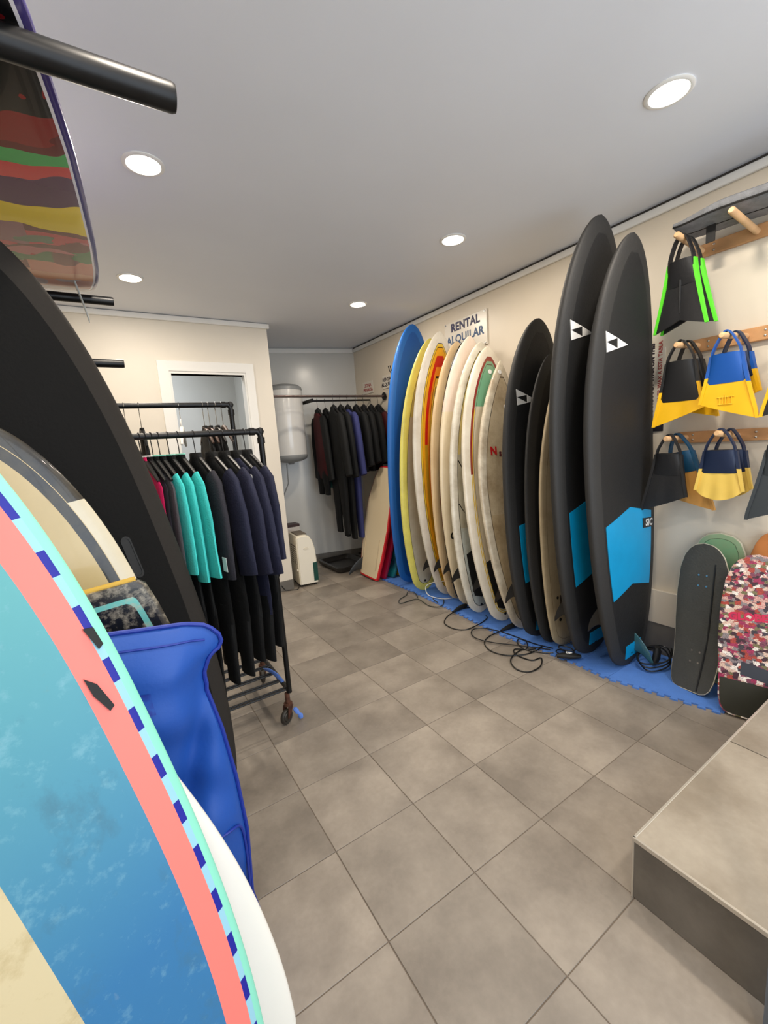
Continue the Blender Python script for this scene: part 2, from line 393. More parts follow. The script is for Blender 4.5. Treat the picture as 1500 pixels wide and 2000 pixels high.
# ------------------------------------------------------------ boards
OUT = {'sup': (.5, 2.5, .55, .40, 2.4, .8), 'long': (.52, 2.3, .62, .36, 2.2, .85), 'short': (.5, 2.0, .85, .32, 2.2, .9), 'foam': (.52, 2.6, .55, .5, 2.4, .8),
       'gun': (.5, 2.0, .85, .5, 2.4, .8)}
CUST = {'body': [(0, .70), (.02, .74), (.2, .88), (.45, 1.0), (.7, .93), (.88, .74), (.95, .62), (.985, .52), (1, .40)],
        'skim': [(0, .55), (.012, .7), (.04, .84), (.12, .92), (.35, 1.0), (.7, .98), (.88, .9), (.95, .72), (.985, .45), (1, .0)],
        'skate': [(0, .45), (.012, .62), (.04, .74), (.10, .82), (.22, .86), (.45, .98), (.65, 1.0), (.82, .92), (.91, .76), (.96, .56), (.988, .33), (1, .0)],
        'cruiser': [(0, .38), (.012, .55), (.04, .66), (.12, .72), (.3, .9), (.5, 1.0), (.7, .97), (.84, .8), (.93, .56), (.98, .3), (1, .0)],
        'art': [(0, .0), (.003, .5), (.010, .80), (.03, .93), (.08, .985), (.145, 1.0), (.26, .977), (.41, .908), (.51, .855), (.587, .79), (.69, .69), (.8, .52), (.9, .33), (.97, .15), (1, 0)],
        'flat': [(0, .70), (.02, .76), (.2, .9), (.45, 1.0), (.8, .9), (.93, .80), (.985, .74), (1, .68)]}
def half(t, o):
    t = np.asarray(t, float)
    if o in CUST:
        p = np.array(CUST[o]); return np.interp(t, p[:, 0], p[:, 1])
    tm, a, b, tw, a2, b2 = OUT[o]
    n = (1 - np.clip((t - tm) / (1 - tm), 0, 1) ** a) ** b
    qq = np.clip((tm - t) / tm, 0, 1)
    m = tw + (1 - tw) * (1 - qq ** a2) ** b2
    e = np.clip(t / .045, 0, 1); m = m * np.sqrt(np.maximum(0, 1 - (1 - e) ** 2.2))
    return np.where(t > tm, n, m)
TT = np.r_[0, .002, .006, .012, .02, .032, np.linspace(.045, .9, 44), np.linspace(.915, .985, 8), .991, .995, .998, 1]
class Board:
    def __init__(s, name, label, cat, o, q, thick, m, group=None, n=40, ax=.62, bz=.62, tpow=.5, zbase=.012):
        Tx, Ty, Nx, Ny, Nz, wd, psi, rn, rt = q
        T = Vector((Tx, Ty, zbase)); N = Vector((Nx, Ny, Nz)); A = N - T; L = A.length; A.normalize()
        W = Vector((math.cos(psi), math.sin(psi), 0)); W -= A * W.dot(A); W.normalize(); D = W.cross(A)
        s.L, s.w, s.o, s.rn, s.rt, s.thick, s.ax, s.bz, s.tpow = L, wd, o, rn, rt, thick, ax, bz, tpow
        s.M = MXYZ(W, A, D, T)
        R = []; n2 = n; ys = []
        for t in TT:
            h = max(float(s.h(t)), .0008); th = s.th(t); c = s.rock(t); ring = []
            for k in range(n2):
                f = 2 * PI * (k + .5) / n2
                cx = math.copysign(abs(math.cos(f)) ** ax, math.cos(f)); sz = math.copysign(abs(math.sin(f)) ** bz, math.sin(f))
                ring.append((h * cx, t * L, c + th / 2 * sz))
            R.append(ring)
        mb = MB().rings(R, cap=True)
        s.obj = build(name, mb, m); s.obj.matrix_world = s.M
        me = s.obj.data; V = np.array(mb.v)
        poly = np.array([(float(s.h(t)), t * L) for t in TT] + [(-float(s.h(t)), t * L) for t in TT[::-1]])
        a = poly; b = np.roll(poly, -1, 0); ab = b - a; dd = (ab ** 2).sum(1) + 1e-12
        P = V[:, None, :2]; tq = np.clip(((P - a) * ab).sum(2) / dd, 0, 1); ins = np.sqrt(((a + ab * tq[..., None] - P) ** 2).sum(2)).min(1)
        cz = np.array([s.rock(v[1] / L) for v in mb.v])
        for nm, arr in (('bx', V[:, 0]), ('by', V[:, 1]), ('bi', ins), ('bz', V[:, 2] - cz)):
            at = me.attributes.new(nm, 'FLOAT', 'POINT'); at.data.foreach_set('value', arr.astype(np.float32))
        if label: tag(s.obj, label, cat, group)
    def h(s, t): return half(t, s.o) * s.w / 2
    def th(s, t):
        if s.tpow == 0: return s.thick
        return s.thick * max(.12, (1 - abs(2 * t - 1) ** 3.2) ** s.tpow) if 0 < t < 1 else s.thick * .12
    def rock(s, t):
        r = s.rn * np.clip((t - .45) / .55, 0, 1) ** 2.2 if t > .45 else s.rt * np.clip((.45 - t) / .45, 0, 1) ** 2
        return float(r - (s.rt + (s.rn - s.rt) * t))
    def surf(s, x, y, side=1, off=0.0):
        t = min(max(y / s.L, 0), 1); h = max(float(s.h(t)), 1e-4); c = min(abs(x) / h, .999) ** (1 / s.ax)
        return s.rock(t) + side * (s.th(t) / 2 * (max(0, 1 - c * c)) ** (s.bz / 2) + off)
    def patch(s, name, fy0, fy1, m, x0=None, x1=None, inset=.07, side=1, off=.003, nu=14, nv=14, label=None):
        """a thin pad following the surface; fy0/fy1 give its lower and upper edge as functions of x"""
        vs = []; fs = []
        for i in range(nu + 1):
            u = i / nu
            for j in range(nv + 1):
                v = j / nv; yy = fy0(0) * (1 - v) + fy1(0) * v
                for it in range(2):
                    hw = max(float(s.h(yy / s.L)) - inset, .01); a = -hw if x0 is None else max(x0, -hw); b = hw if x1 is None else min(x1, hw)
                    xx = a + (b - a) * u; yy = fy0(xx) * (1 - v) + fy1(xx) * v
                vs.append((xx, yy, s.surf(xx, yy, side, off)))
        nb = len(vs)
        vs += [(x, y, s.surf(x, y, side, -.004)) for x, y, z in vs]
        for i in range(nu):
            for j in range(nv):
                a = i * (nv + 1) + j; fs.append((a, a + 1, a + nv + 2, a + nv + 1))
        edge = [j for j in range(nv + 1)] + [i * (nv + 1) + nv for i in range(1, nu + 1)] + [nu * (nv + 1) + j for j in range(nv - 1, -1, -1)] + [i * (nv + 1) for i in range(nu - 1, 0, -1)]
        for k in range(len(edge)):
            a, b = edge[k], edge[(k + 1) % len(edge)]; fs.append((a, b, b + nb, a + nb))
        o = build(name, MB().add(vs, fs), m, s.obj); 
        if label: o['label'] = label
        return o
    def poly(s, name, polys, m, off=.0015, side=1, label=None):
        """flat decal polygons in board coordinates, draped on the surface"""
        mb = MB()
        for p in polys:
            n = len(p); top = [(x, y, s.surf(x, y, side, off)) for x, y in p]; bot = [(x, y, s.surf(x, y, side, -.002)) for x, y in p]
            mb.add(top + bot, [tuple(range(n))] + [(i, (i + 1) % n, n + (i + 1) % n, n + i) for i in range(n)])
        o = build(name, mb, m, s.obj, smooth=False)
        if label: o['label'] = label
        return o
    def text(s, name, body, size, x, y, m, ang=0, side=1, label=None, off=.0012, **kw):
        me = text_mesh(body, size, extrude=.0004, **kw); me.materials.clear(); me.materials.append(m)
        ca, sa = math.cos(ang), math.sin(ang)
        for v in me.vertices:
            px, py = v.co.x * side, v.co.y; X = x + px * ca - py * sa; Y = y + px * sa + py * ca
            v.co = (X, Y, s.surf(X, Y, side, off + v.co.z))
        o = bpy.data.objects.new(name, me); COL.objects.link(o); o.parent = s.obj
        if label: o['label'] = label
        return o
    def fin(s, y, x=0, h=.2, base=.14, side=-1, m=None, th=.008, cant=0, name='fin', label=None):
        prof = [(-.5, 0), (-.40, .14), (-.24, .34), (.02, .58), (.36, .82), (.72, .97), (.95, 1.0), (.92, .9), (.72, .66), (.56, .4), (.50, .2), (.52, 0)]
        # leading edge towards the nose (+y), tip swept towards the tail (-y)
        z0 = s.surf(x, y, side, -.006); pts = [(y - a * base, z0 + side * b * h) for a, b in prof]
        n = len(pts); mid = (y, z0 + side * h * .4)
        mb = MB(); ring = lambda sc, xo: [(x + xo + cant * abs(b - z0), mid[0] + (a - mid[0]) * sc, mid[1] + (b - mid[1]) * sc) for a, b in pts]
        mb.rings([ring(.86, -th / 2), ring(.97, -th / 4), ring(1, 0), ring(.97, th / 4), ring(.86, th / 2)])
        o = build(name, mb, m or black_plastic, s.obj)
        if label: o['label'] = label
        return o
    def plug(s, y, x=0, m=None, r=.012, side=1):
        z = s.surf(x, y, side, 0)
        return build('leash_plug', MB().lathe([(.0005, .002), (r, .003), (r, -.006), (.0005, -.006)], (x, y, z), 14), m or black_plastic, s.obj)
def blue_chev(k=.28): return k
OFFW = S(226, 216, 196); CREAM = S(228, 210, 182); BLK = S(14, 14, 14)
RG = 'boards standing along the right wall'
supblk = boardmat('black_soft_top', S(20, 20, 21), [({'i': (-1, .075)}, S(42, 41, 40))], rough=.65, bump=.25, dirt=.2, dirtcol=S(36, 36, 37), dscale=30)
white_v = mat('white_vinyl', S(240, 240, 238), .4)
blue_pad = mat('blue_deck_vinyl', S(0, 150, 205), .45, noise=.05, nscale=6)
padblk = mat('black_traction_foam', S(14, 14, 15), .8, bump=.8, bscale=160)
fin_m = black_plastic
def suplogo(b, y, sz=.095, x0=None, dx=.2):
    # triangle pointing right, made of three white triangles around a dark one
    x0 = x0
    A = (x0, y + sz); B = (x0 + .01, y - sz * .1); Cc = (x0 + dx, y + sz * .28)
    mid = lambda p, q: ((p[0] + q[0]) / 2, (p[1] + q[1]) / 2)
    a, c, d = mid(A, B), mid(B, Cc), mid(A, Cc)
    b.poly('triangle_logo', [(A, a, d), (a, B, c), (d, c, Cc)], white_v, off=.003)
def sup(label, q, th, py0, py1, tri, by, x0, apex=.07, small=.0, grp=RG):
    b = Board('paddle_board', label, 'paddle board', 'sup', q, th, supblk, grp, ax=.55, bz=.7)
    b.patch('blue_deck_pad', lambda x: py0 - apex * .9 + apex * (1 - abs(x) / .25), lambda x: py1 + apex * (1 - abs(x) / .25), blue_pad, inset=.09, label='bright blue chevron pad', nu=24)
    b.patch('tail_pad', lambda x: by - .04, lambda x: by + .05, blue_pad, inset=.045, x0=-.07, x1=.10)
    suplogo(b, tri, x0=x0)
    b.fin(.40, x=-.23, h=.07, base=.13, cant=-.45); b.plug(.09)
    return b
s1 = sup('nearest tall black paddle board with white triangle, blue chevron pad and SIC badge', [2.09, .385, 1.93, .33, 2.48, .68, .0, .115, .0], .09, .54, .95, 1.90, .10, -.225)
BLKM = mat('badge_black', S(16, 20, 30), .4)
s1.poly('badge', [[(.13, .865), (.20, .855), (.27, .845), (.27, .905), (.20, .915), (.13, .925)]], BLKM, off=.0075)
s1.text('badge_letters', 'SIC', .058, .20, .885, white_v, ang=-.13, offset=.002, off=.009, spacing=1.1)
s1.fin(.15, x=.03, h=.12, base=.13, side=1, m=mat('teal_glass_fin', S(70, 120, 130), .15, trans=.4), label='translucent teal fin')
s2 = sup('tallest black paddle board with triangle logo, second from the swim fin wall', [2.07, .615, 1.905, .49, 2.63, .73, .0, .105, -.01], .09, .60, 1.03, 2.00, .12, -.25)
s3 = sup('shorter black soft board with white triangle beside the row of cream surfboards', [2.012, .985, 2.085, 1.03, 2.263, .65, .0, .08, .0], .08, .47, .85, 1.68, .1, -.23, apex=.05)
b = Board('surfboard', 'plain thin black surfboard squeezed between shorter black board and tan board', 'surfboard', 'long', [1.985, .865, 2.12, .965, 2.02, .53, .02, .02, .01], .045, supblk, RG); 
tanm = boardmat('tan_stained', S(186, 170, 140), [({'i': (.045, .048)}, S(120, 105, 80))], rough=.45, dirt=.5, dirtcol=S(120, 96, 64), dscale=3)
b = Board('surfboard', 'narrow tan surfboard peeking out left of the tallest black paddle board', 'surfboard', 'gun', [2.032, .785, 2.14, .89, 1.955, .514, .02, .02, .0], .045, tanm, RG)
b.fin(.32, h=.12, base=.12, side=1, x=-.09, m=mat('smoked_fin', S(30, 22, 16), .3)); b.plug(.2, -.09); b.plug(.36, -.12, r=.01)
nspm = boardmat('yellowed_white_epoxy', S(206, 190, 160), [({'i': (-1, .055)}, S(232, 222, 200)), ({'i': (.056, .0605)}, BLK), ({'i': (.061, 1), 'y': (.0, .9)}, S(200, 180, 145))], rough=.3, dirt=.75, dirtcol=S(134, 108, 72), dscale=3.5, dthr=.47, coat=.3)
b = Board('surfboard', 'pointed off-white surfboard with brown stains, black pinline and red NS mark', 'surfboard', 'short', [2.018, 1.14, 2.118, 1.41, 2.062, .572, -.03, .09, .0], .062, nspm, RG)
b.text('red_mark', 'N', .085, -.135, 1.38, mat('red_ink', S(190, 25, 30), .4), offset=.004); b.text('red_mark', 's', .07, -.07, 1.365, mat('dark_ink', S(90, 30, 40), .4), offset=.002)
b.fin(.32, x=-.15, h=.075, base=.11, cant=-.45, m=mat('smoked_fin', S(30, 22, 16), .3)); b.plug(.12); b.plug(1.72, .02, white_v, .016); b.plug(1.98, -.02, white_v, .016)
grm = boardmat('white_red_green', S(214, 204, 180), [({'i': (-1, .06)}, S(236, 228, 210)), ({'i': (.06, .08)}, S(140, 30, 30)), ({'i': (.08, 1), 'y': (1.72, 3)}, S(120, 175, 140)),
     ({'i': (.08, .087), 'y': (.0, 1.7)}, S(225, 190, 40)), ({'i': (.092, .095)}, S(60, 50, 40)), ({'i': (.065, .072), 'y': (.0, 1.2)}, S(236, 200, 50)), ({'i': (.058, .065), 'y': (.0, 1.2)}, S(236, 228, 210)), ({'i': (.072, .08), 'y': (.0, 1.2)}, S(236, 228, 210))], rough=.28, dirt=.35, dirtcol=S(150, 120, 80), dscale=3, coat=.3)
b = Board('surfboard', 'white surfboard with dark red pinline and green nose behind the stained pointed one', 'surfboard', 'long', [2.016, 1.335, 2.103, 1.515, 2.188, .60, -.04, .07, .02], .062, grm, RG)
b.patch('traction_pad', lambda x: .10 + .1 * abs(x) * 3, lambda x: .56 - .12 * abs(x) * 3, padblk, inset=.09); b.plug(.06); b.plug(1.99, .0, white_v, .018)
b.fin(.36, x=-.19, h=.075, base=.11, cant=-.45)
w2m = boardmat('white_pinline_grey', S(190, 186, 168), [({'i': (-1, .055)}, S(236, 231, 216)), ({'i': (.055, .06)}, BLK), ({'i': (.06, .085), 'y': (1.35, 3)}, S(220, 200, 130)), ({'i': (.06, 1), 'y': (0, .75)}, S(196, 204, 200))], rough=.25, dirt=.5, dirtcol=S(130, 110, 70), dscale=3.5, coat=.3, dthr=.5)
b = Board('surfboard', 'white surfboard with grey deck, yellow nose pinline and long black traction pad', 'surfboard', 'long', [1.998, 1.585, 2.105, 1.59, 2.24, .561, .0, .09, .03], .062, w2m, RG)
b.patch('traction_pad', lambda x: .14 + .1 * abs(x) * 3, lambda x: .60 - .16 * abs(x) * 3, padblk, inset=.085)
b.poly('black_line', [[(-.22, 1.30), (-.214, 1.305), (-.05, 1.06), (-.056, 1.055)], [(-.22, .95), (-.214, .955), (-.04, .72), (-.046, .715)]], black_plastic); b.plug(.07)
b.fin(.38, x=-.185, h=.08, base=.12, cant=-.45)
crm = boardmat('creamy_white', S(222, 204, 168), [({'i': (-1, .09)}, S(238, 222, 190)), ({'y': (1.7, 3)}, S(240, 222, 206))], rough=.25, dirt=.25, dirtcol=S(176, 140, 90), dscale=3, coat=.3)
b = Board('surfboard', 'cream longboard with rounded pinkish white nose and black COL lettering low down', 'surfboard', 'long', [2.056, 1.765, 2.098, 1.70, 2.31, .569, -.02, .09, .025], .062, crm, RG)
b.text('lettering', 'COL', .085, -.13, .66, black_plastic, offset=.004); b.fin(.40, x=-.185, h=.075, base=.11, cant=-.45); b.plug(.08)
blackm = boardmat('gloss_black', S(15, 15, 16), [], rough=.25)
b = Board('surfboard', 'dark board showing only its black nose tip under the rental sign', 'surfboard', 'long', [2.09, 1.865, 2.135, 1.80, 2.30, .50, .0, .08, .02], .045, blackm, RG)
pem = boardmat('peach_orange', S(226, 192, 142), [({'i': (.07, .095), 'y': (0, 1.05)}, S(205, 80, 30)), ({'i': (-1, .065)}, S(232, 204, 160))], rough=.28, dirt=.3, dirtcol=S(180, 130, 70), dscale=3, coat=.3)
b = Board('surfboard', 'peach coloured surfboard with an orange red side stripe', 'surfboard', 'long', [2.08, 1.95, 2.13, 1.89, 2.314, .54, .02, .085, .017], .055, pem, RG); b.fin(.38, x=-.185, h=.07, base=.11, cant=-.45)
bi = [(.066, .070, BLK), (.070, .082, S(228, 190, 60)), (.082, .086, BLK), (.086, .112, S(232, 165, 30)), (.112, .142, S(200, 25, 20)), (.142, .162, S(235, 140, 30)), (.162, .166, BLK), (.166, .18, S(225, 185, 70)), (.18, .184, BLK)]
stm = boardmat('white_rainbow_stripes', S(200, 180, 130), [({'i': (.184, 1), 'y': (0, 1.55)}, S(176, 140, 50))] + [({'i': (a, c)}, k) for a, c, k in bi] + [({'i': (-1, .066)}, S(224, 218, 204))] + [({'i': (.112, .142), 'y': (0, 1.45)}, S(190, 145, 30))], rough=.28, dirt=.3, dirtcol=S(120, 96, 60), dscale=5, coat=.3)
b = Board('surfboard', 'white longboard with red, orange and yellow stripes following its rounded nose', 'surfboard', 'long', [2.098, 2.10, 2.045, 2.01, 2.417, .59, -.02, .11, .035], .062, stm, RG)
b.patch('traction_pad', lambda x: .12, lambda x: .52 - .1 * abs(x) * 3, padblk, inset=.12); b.fin(.36, x=-.19, h=.07, base=.11, cant=-.45)
yem = boardmat('yellow_rail_grey_deck', S(196, 190, 172), [({'i': (-1, .065)}, S(228, 220, 110)), ({'i': (.065, .069)}, S(40, 40, 40)), ({'y': (1.7, 3), 'i': (.069, 1)}, S(200, 190, 110))], rough=.28, dirt=.3, dirtcol=S(130, 110, 80), dscale=5, coat=.3)
b = Board('surfboard', 'surfboard with bright yellow rails and a greyish deck next to the blue board', 'surfboard', 'long', [1.99, 2.36, 2.124, 2.235, 2.417, .559, .0, .09, .03], .06, yem, RG); b.fin(.3, h=.09, base=.14); b.plug(.1)
blm = boardmat('royal_blue_foam', S(14, 84, 168), [({'i': (-1, .06)}, S(30, 104, 190))], rough=.42, bump=.15)
b = Board('surfboard', 'tall royal blue foam surfboard at the far end of the row', 'surfboard', 'foam', [2.058, 2.64, 2.11, 2.47, 2.60, .56, -.03, .06, .0], .075, blm, RG); b.fin(.2, h=.09, base=.12)
# bodyboards leaning beyond the blue board
bbm = boardmat('beige_slick_red_rail', S(222, 205, 172), [({'i': (-1, .016)}, S(205, 30, 40)), ({'z': (.0, 1)}, S(205, 30, 40))], rough=.4)
bbo = dict(ax=.9, bz=.35, tpow=0)
bb = Board('bodyboard', 'beige bodyboard with red edges and a swallow tail leaning beside the blue board', 'bodyboard', 'body', [1.80, 3.13, 2.12, 3.10, 1.24, .52, PI / 2, .03, .0], .055, bbm, 'bodyboards beyond the blue surfboard', **bbo)
for x in (-.15, .15):
    bb.poly('channel_ridge', [[(x - .012, .10), (x + .012, .10), (x + .006, .45), (x - .002, .45)]], mat('beige_ridge', S(200, 182, 150), .4), off=.004, side=-1)
bb.fin(.13, x=.16, h=.16, base=.16, side=-1, m=mat('dark_grey_fin', S(38, 42, 46), .4), label='dark grey fin')
bb2m = boardmat('magenta_bodyboard', S(180, 20, 60), [({'i': (-1, .012)}, S(150, 16, 60))], rough=.4)
b = Board('bodyboard', 'crimson bodyboard directly behind the beige one', 'bodyboard', 'body', [1.895, 3.11, 2.19, 3.10, 1.10, .48, PI / 2, .03, .0], .05, bb2m, 'bodyboards beyond the blue surfboard', **bbo)
b3m = mat('teal_patterned_foam', S(20, 130, 140), .5, col2=S(24, 30, 70), nscale=9)
b = Board('bodyboard', 'teal and navy patterned bodyboard behind the crimson one', 'bodyboard', 'body', [1.985, 3.05, 2.25, 3.08, 1.0, .44, PI / 2, .02, .0], .045, b3m, 'bodyboards beyond the blue surfboard', **bbo)
b4m = mat('yellow_foam', S(236, 190, 20), .5)
b = Board('bodyboard', 'yellow bodyboard tucked in between the teal one and the blue surfboard', 'bodyboard', 'body', [2.08, 2.98, 2.31, 3.02, .9, .36, PI / 2, .02, .0], .04, b4m, 'bodyboards beyond the blue surfboard', **bbo)

# ---- left side boards, leaning towards the left wall
LG = 'boards leaning on the left wall'
teal = boardmat('teal_coral_mint', S(50, 118, 170), [({'grad': (.6, 1.3)}, S(92, 166, 172)), ({'dirt': (10, .54, .5, .6)}, S(66, 108, 128)), ({'dirt': (26, .56, .35, 1)}, S(140, 190, 205)), ({'dirt': (7, .62, .75, .35), 'y': (.2, 1.1)}, S(168, 186, 190)), ({'dirt': (5, .66, .6, 1)}, S(130, 140, 90)), ({'y': (-1, .98), 'x': (-1, -.022)}, S(210, 196, 158)), ({'y': (-1, .98), 'x': (-1, -.022), 'dirt': (12, .5, .6, 1)}, S(176, 156, 108)),
      ({'i': (.028, .072)}, S(255, 128, 118)), ({'i': (.016, .028)}, S(150, 205, 225)), ({'i': (.016, .028), 'dash': (.108, .048)}, S(16, 24, 150)), ({'i': (-1, .016)}, S(140, 226, 200))],
      rough=.5)
tl = Board('surfboard', 'closest surfboard: teal to blue deck with coral stripe and mint rail with navy dashes', 'surfboard', 'foam', [-.528, -.208, -.902, -.121, 1.766, .483, .214, .072, .019], .055, teal, LG)
for pp in ([(.190, 1.040), (.199, 1.045), (.190, 1.095), (.176, 1.115), (.178, 1.08)], [(.214, 1.150), (.223, 1.155), (.220, 1.19), (.205, 1.195)]): tl.poly('rubber_guard', [pp], rubber, off=.004)
whm = boardmat('clean_white', S(240, 238, 230), [], rough=.3, coat=.3)
wl = Board('surfboard', 'plain white surfboard behind the closest teal board', 'surfboard', 'long', [-.395, -.10, -.925, .075, 1.301, .443, .06, .06, .03], .05, whm, LG)
hom = boardmat('yellowed_honeycomb', S(214, 192, 140), [({'i': (-1, .045)}, S(232, 222, 196)), ({'i': (.047, .078)}, S(34, 33, 33)), ({'i': (-1, .045), 'y': (1.38, 3)}, S(30, 29, 29))], rough=.3, dirt=.14, dirtcol=S(170, 150, 100), dscale=6, coat=.3)
hb = Board('surfboard', 'yellowed surfboard with black inner stripe, cream rail and black nose edge', 'surfboard', 'long', [-.496, .514, -.815, .658, 1.641, .481, .147, .083, .029], .06, hom, LG)
supl_m = boardmat('deep_black_soft_top', S(9, 9, 9), [({'i': (-1, .07)}, S(44, 41, 38))], rough=.8, bump=.25, spec_=.25)
sl = Board('paddle_board', 'big matt black paddle board with grip slot leaning beside the wetsuit rail', 'paddle board', 'sup', [-.37, .79, -.80, .755, 2.22, .62,   .27, .17, .06], .095, supl_m, LG, ax=.55, bz=.7)
def slot(b, x, y, l, wd, m, name):
    pts = []
    for k in range(16):
        a = PI * k / 15; pts.append((x + wd / 2 * math.cos(a), y + l / 2 - wd / 2 + wd / 2 * math.sin(a)))
    for k in range(16):
        a = PI + PI * k / 15; pts.append((x + wd / 2 * math.cos(a), y - l / 2 + wd / 2 + wd / 2 * math.sin(a)))
    n = len(pts); t = [(p[0], p[1], b.surf(p[0], p[1], 1, .004)) for p in pts]; q = [(x + (p[0] - x) * .7, y + (p[1] - y) * .9, b.surf(p[0], p[1], 1, .004)) for p in pts]
    q2 = [(c[0], c[1], c[2] - .003) for c in q]; base = [(c[0], c[1], c[2] - .012) for c in t]
    mb = MB().rings([base, t, q, q2], cap=False); mb.add(q2, [tuple(range(n))])
    return build(name, mb, m, b.obj)
slot(sl, .127, 1.13, .165, .034, rubber, 'carry_handle')

# purple art board lying on the upper rack arms, fins hanging down from its tail
art = boardmat('art_board', S(96, 16, 20), [
    ({'y': (1.20, 1.75), 'n': (.50, 1)}, S(130, 24, 24)), ({'y': (1.30, 1.74), 'x': (-1, .225), 'm': (.38, 1)}, S(14, 14, 16)), ({'y': (1.22, 1.45), 'x': (-.2, .15), 'n': (.0, .60)}, S(16, 20, 18)),
    ({'y': (1.72, 1.95)}, S(70, 52, 96)), ({'y': (1.86, 5)}, S(44, 34, 140)),
    ({'y': (-1, .20)}, S(176, 164, 166)), ({'y': (.05, .22), 'n': (.52, 1)}, S(196, 150, 140)), ({'y': (.20, .32), 'x': (-.05, 1)}, S(206, 146, 112)), ({'y': (.20, .34), 'x': (-1, -.05)}, S(150, 84, 66)),
    ({'y': (.32, .44)}, S(110, 28, 24)), ({'y': (.30, .42), 'x': (.05, 1)}, S(196, 120, 96)), ({'y': (.40, .52), 'n': (.50, 1)}, S(54, 118, 62)), ({'y': (.42, .50), 'x': (-.1, .14)}, S(40, 110, 56)),
    ({'y': (.50, .64), 'n': (.0, .52)}, S(176, 96, 100)), ({'y': (.50, .66), 'm': (.52, 1)}, S(186, 60, 66)), ({'y': (.58, .70), 'x': (-1, .08)}, S(140, 92, 100)), ({'y': (.54, .62), 'm': (.60, 1)}, S(84, 110, 86)),
    ({'y': (.70, .88), 'x': (-.04, 1)}, S(232, 202, 24)), ({'y': (.70, .92), 'x': (-1, -.04)}, S(58, 52, 66)), ({'y': (.68, .76), 'x': (-.10, .0)}, S(200, 170, 30)),
    ({'y': (.88, 1.04)}, S(74, 30, 72)), ({'y': (1.04, 1.11)}, S(202, 66, 66)), ({'y': (1.11, 1.17)}, S(66, 164, 86)),
    ({'i': (.016, .023)}, S(225, 222, 230)), ({'i': (-1, .016)}, S(60, 50, 110)), ({'z': (-.016, -.002)}, S(70, 56, 130)), ({'z': (-1, -.016)}, S(150, 148, 150))], rough=.22, warp=.35, coat=.15)
ar = Board('surfboard', 'multicoloured painted surfboard lying flat on the upper rack arms overhead', 'surfboard', 'art', [-.725, 1.785, -.74, -.55, 2.36, .60, PI, .0, .0], .045, art, LG, zbase=2.36)
ar.obj.matrix_world = MXYZ((1, 0, 0), (0, -1, 0), (0, 0, -1), (-.72, 1.79, 2.357))
clear_fin = mat('pale_clear_fin', S(200, 205, 205), .15, trans=.3)
ar.fin(.16, x=.20, h=.16, base=.09, side=1, m=clear_fin, th=.007, cant=.2, label='pale translucent side fin'); ar.fin(.16, x=-.10, h=.16, base=.09, side=1, m=clear_fin, th=.007, label='pale translucent fin')

# ------------------------------------------------------------ black rack arms on the left wall
def arm(name_label, x1, y, z, r, n=20):
    t = thing('rack_arm', name_label, 'rack arm', (X0, y, z), group='black arms of the left board rack')
    build('wall_plate', MB().box(0.001, .012, -.05, .05, -.07, .07, .003), black_metal, t)
    build('arm_tube', MB().lathe([(r * .8, .01), (r, .012), (r, x1 - X0 - .008), (r * .9, x1 - X0)], n=n, axis='x'), black_metal, t)
    return t
arm('thick black padded rack arm nearest the ceiling, overhead at top left', -.262, .21, 2.305, .029, 28)
arm('far upper black rack arm carrying the tail of the painted board', -.368, 1.74, 2.312, .021)
arm('short lower black rack arm in front of the white partition wall', -.364, 1.75, 2.006, .021)

# ------------------------------------------------------------ blue bag with a marbled board
bag_m = boardmat('blue_nylon', S(20, 78, 168), [], rough=.55, bump=.1)
bag_d = mat('dark_blue_trim', S(22, 50, 150), .5)
RE = [(0, -.30), (.15, -.325), (.37, -.315), (.55, -.325), (.72, -.345), (.86, -.372), (.91, -.352), (.95, -.325), (.99, -.312), (1.03, -.335), (1.055, -.40), (1.065, -.50), (1.08, -.62), (1.12, -.84)]
rz = [p[0] for p in RE[:10]]; rx_ = [p[1] for p in RE[:10]]
def bagpt(u, v, front):
    # u 0..1 from left to right edge, v 0..1 bottom to top
    topz = lambda xx: float(np.interp(xx, [-.86, -.62, -.50, -.40, -.355, -.33, -.31], [1.12, 1.085, 1.068, 1.055, 1.04, 1.02, .99]))
    z = v * 1.0; xr = float(np.interp(z, rz, rx_)); xl = -.86; x = xl + (xr - xl) * u; z = v * topz(x)
    xr = float(np.interp(min(z, .99), rz, rx_)); x = min(x, xr) if z < .99 else x
    edge = min(u * 5, (1 - u) * 6, 1) ** .5 * min(v * 8, 1, (1 - v) * 9) ** .5
    if front:
        wr = .010 * math.sin(9 * x + 14 * z) + .012 * math.sin(22 * x - 9 * z + 1.5) + .006 * math.sin(40 * z + 13 * x)
        dent = -.035 * math.exp(-((x + .36 + .30 * (.9 - z)) / .035) ** 2) if z > .35 and z < .95 else 0
        y = .265 - edge * (.055 + wr + dent)
    else: y = .275 + edge * .05
    return (x, y, z + .002)
NU, NV = 44, 60
vs = [bagpt(i / NU, j / NV, True) for i in range(NU + 1) for j in range(NV + 1)] + [bagpt(i / NU, j / NV, False) for i in range(NU + 1) for j in range(NV + 1)]
off = (NU + 1) * (NV + 1); fs = []
for i in range(NU):
    for j in range(NV):
        a = i * (NV + 1) + j; fs.append((a, a + NV + 1, a + NV + 2, a + 1)); fs.append((off + a, off + a + 1, off + a + NV + 2, off + a + NV + 1))
for j in range(NV):
    fs.append((j, j + 1, off + j + 1, off + j)); a = NU * (NV + 1) + j; fs.append((a + 1, a, off + a, off + a + 1))
for i in range(NU):
    a = i * (NV + 1); fs.append((a + NV + 1, a, off + a, off + a + NV + 1)); a += NV; fs.append((a, a + NV + 1, off + a + NV + 1, off + a))
bag = build('board_bag', MB().add(vs, fs), bag_m)
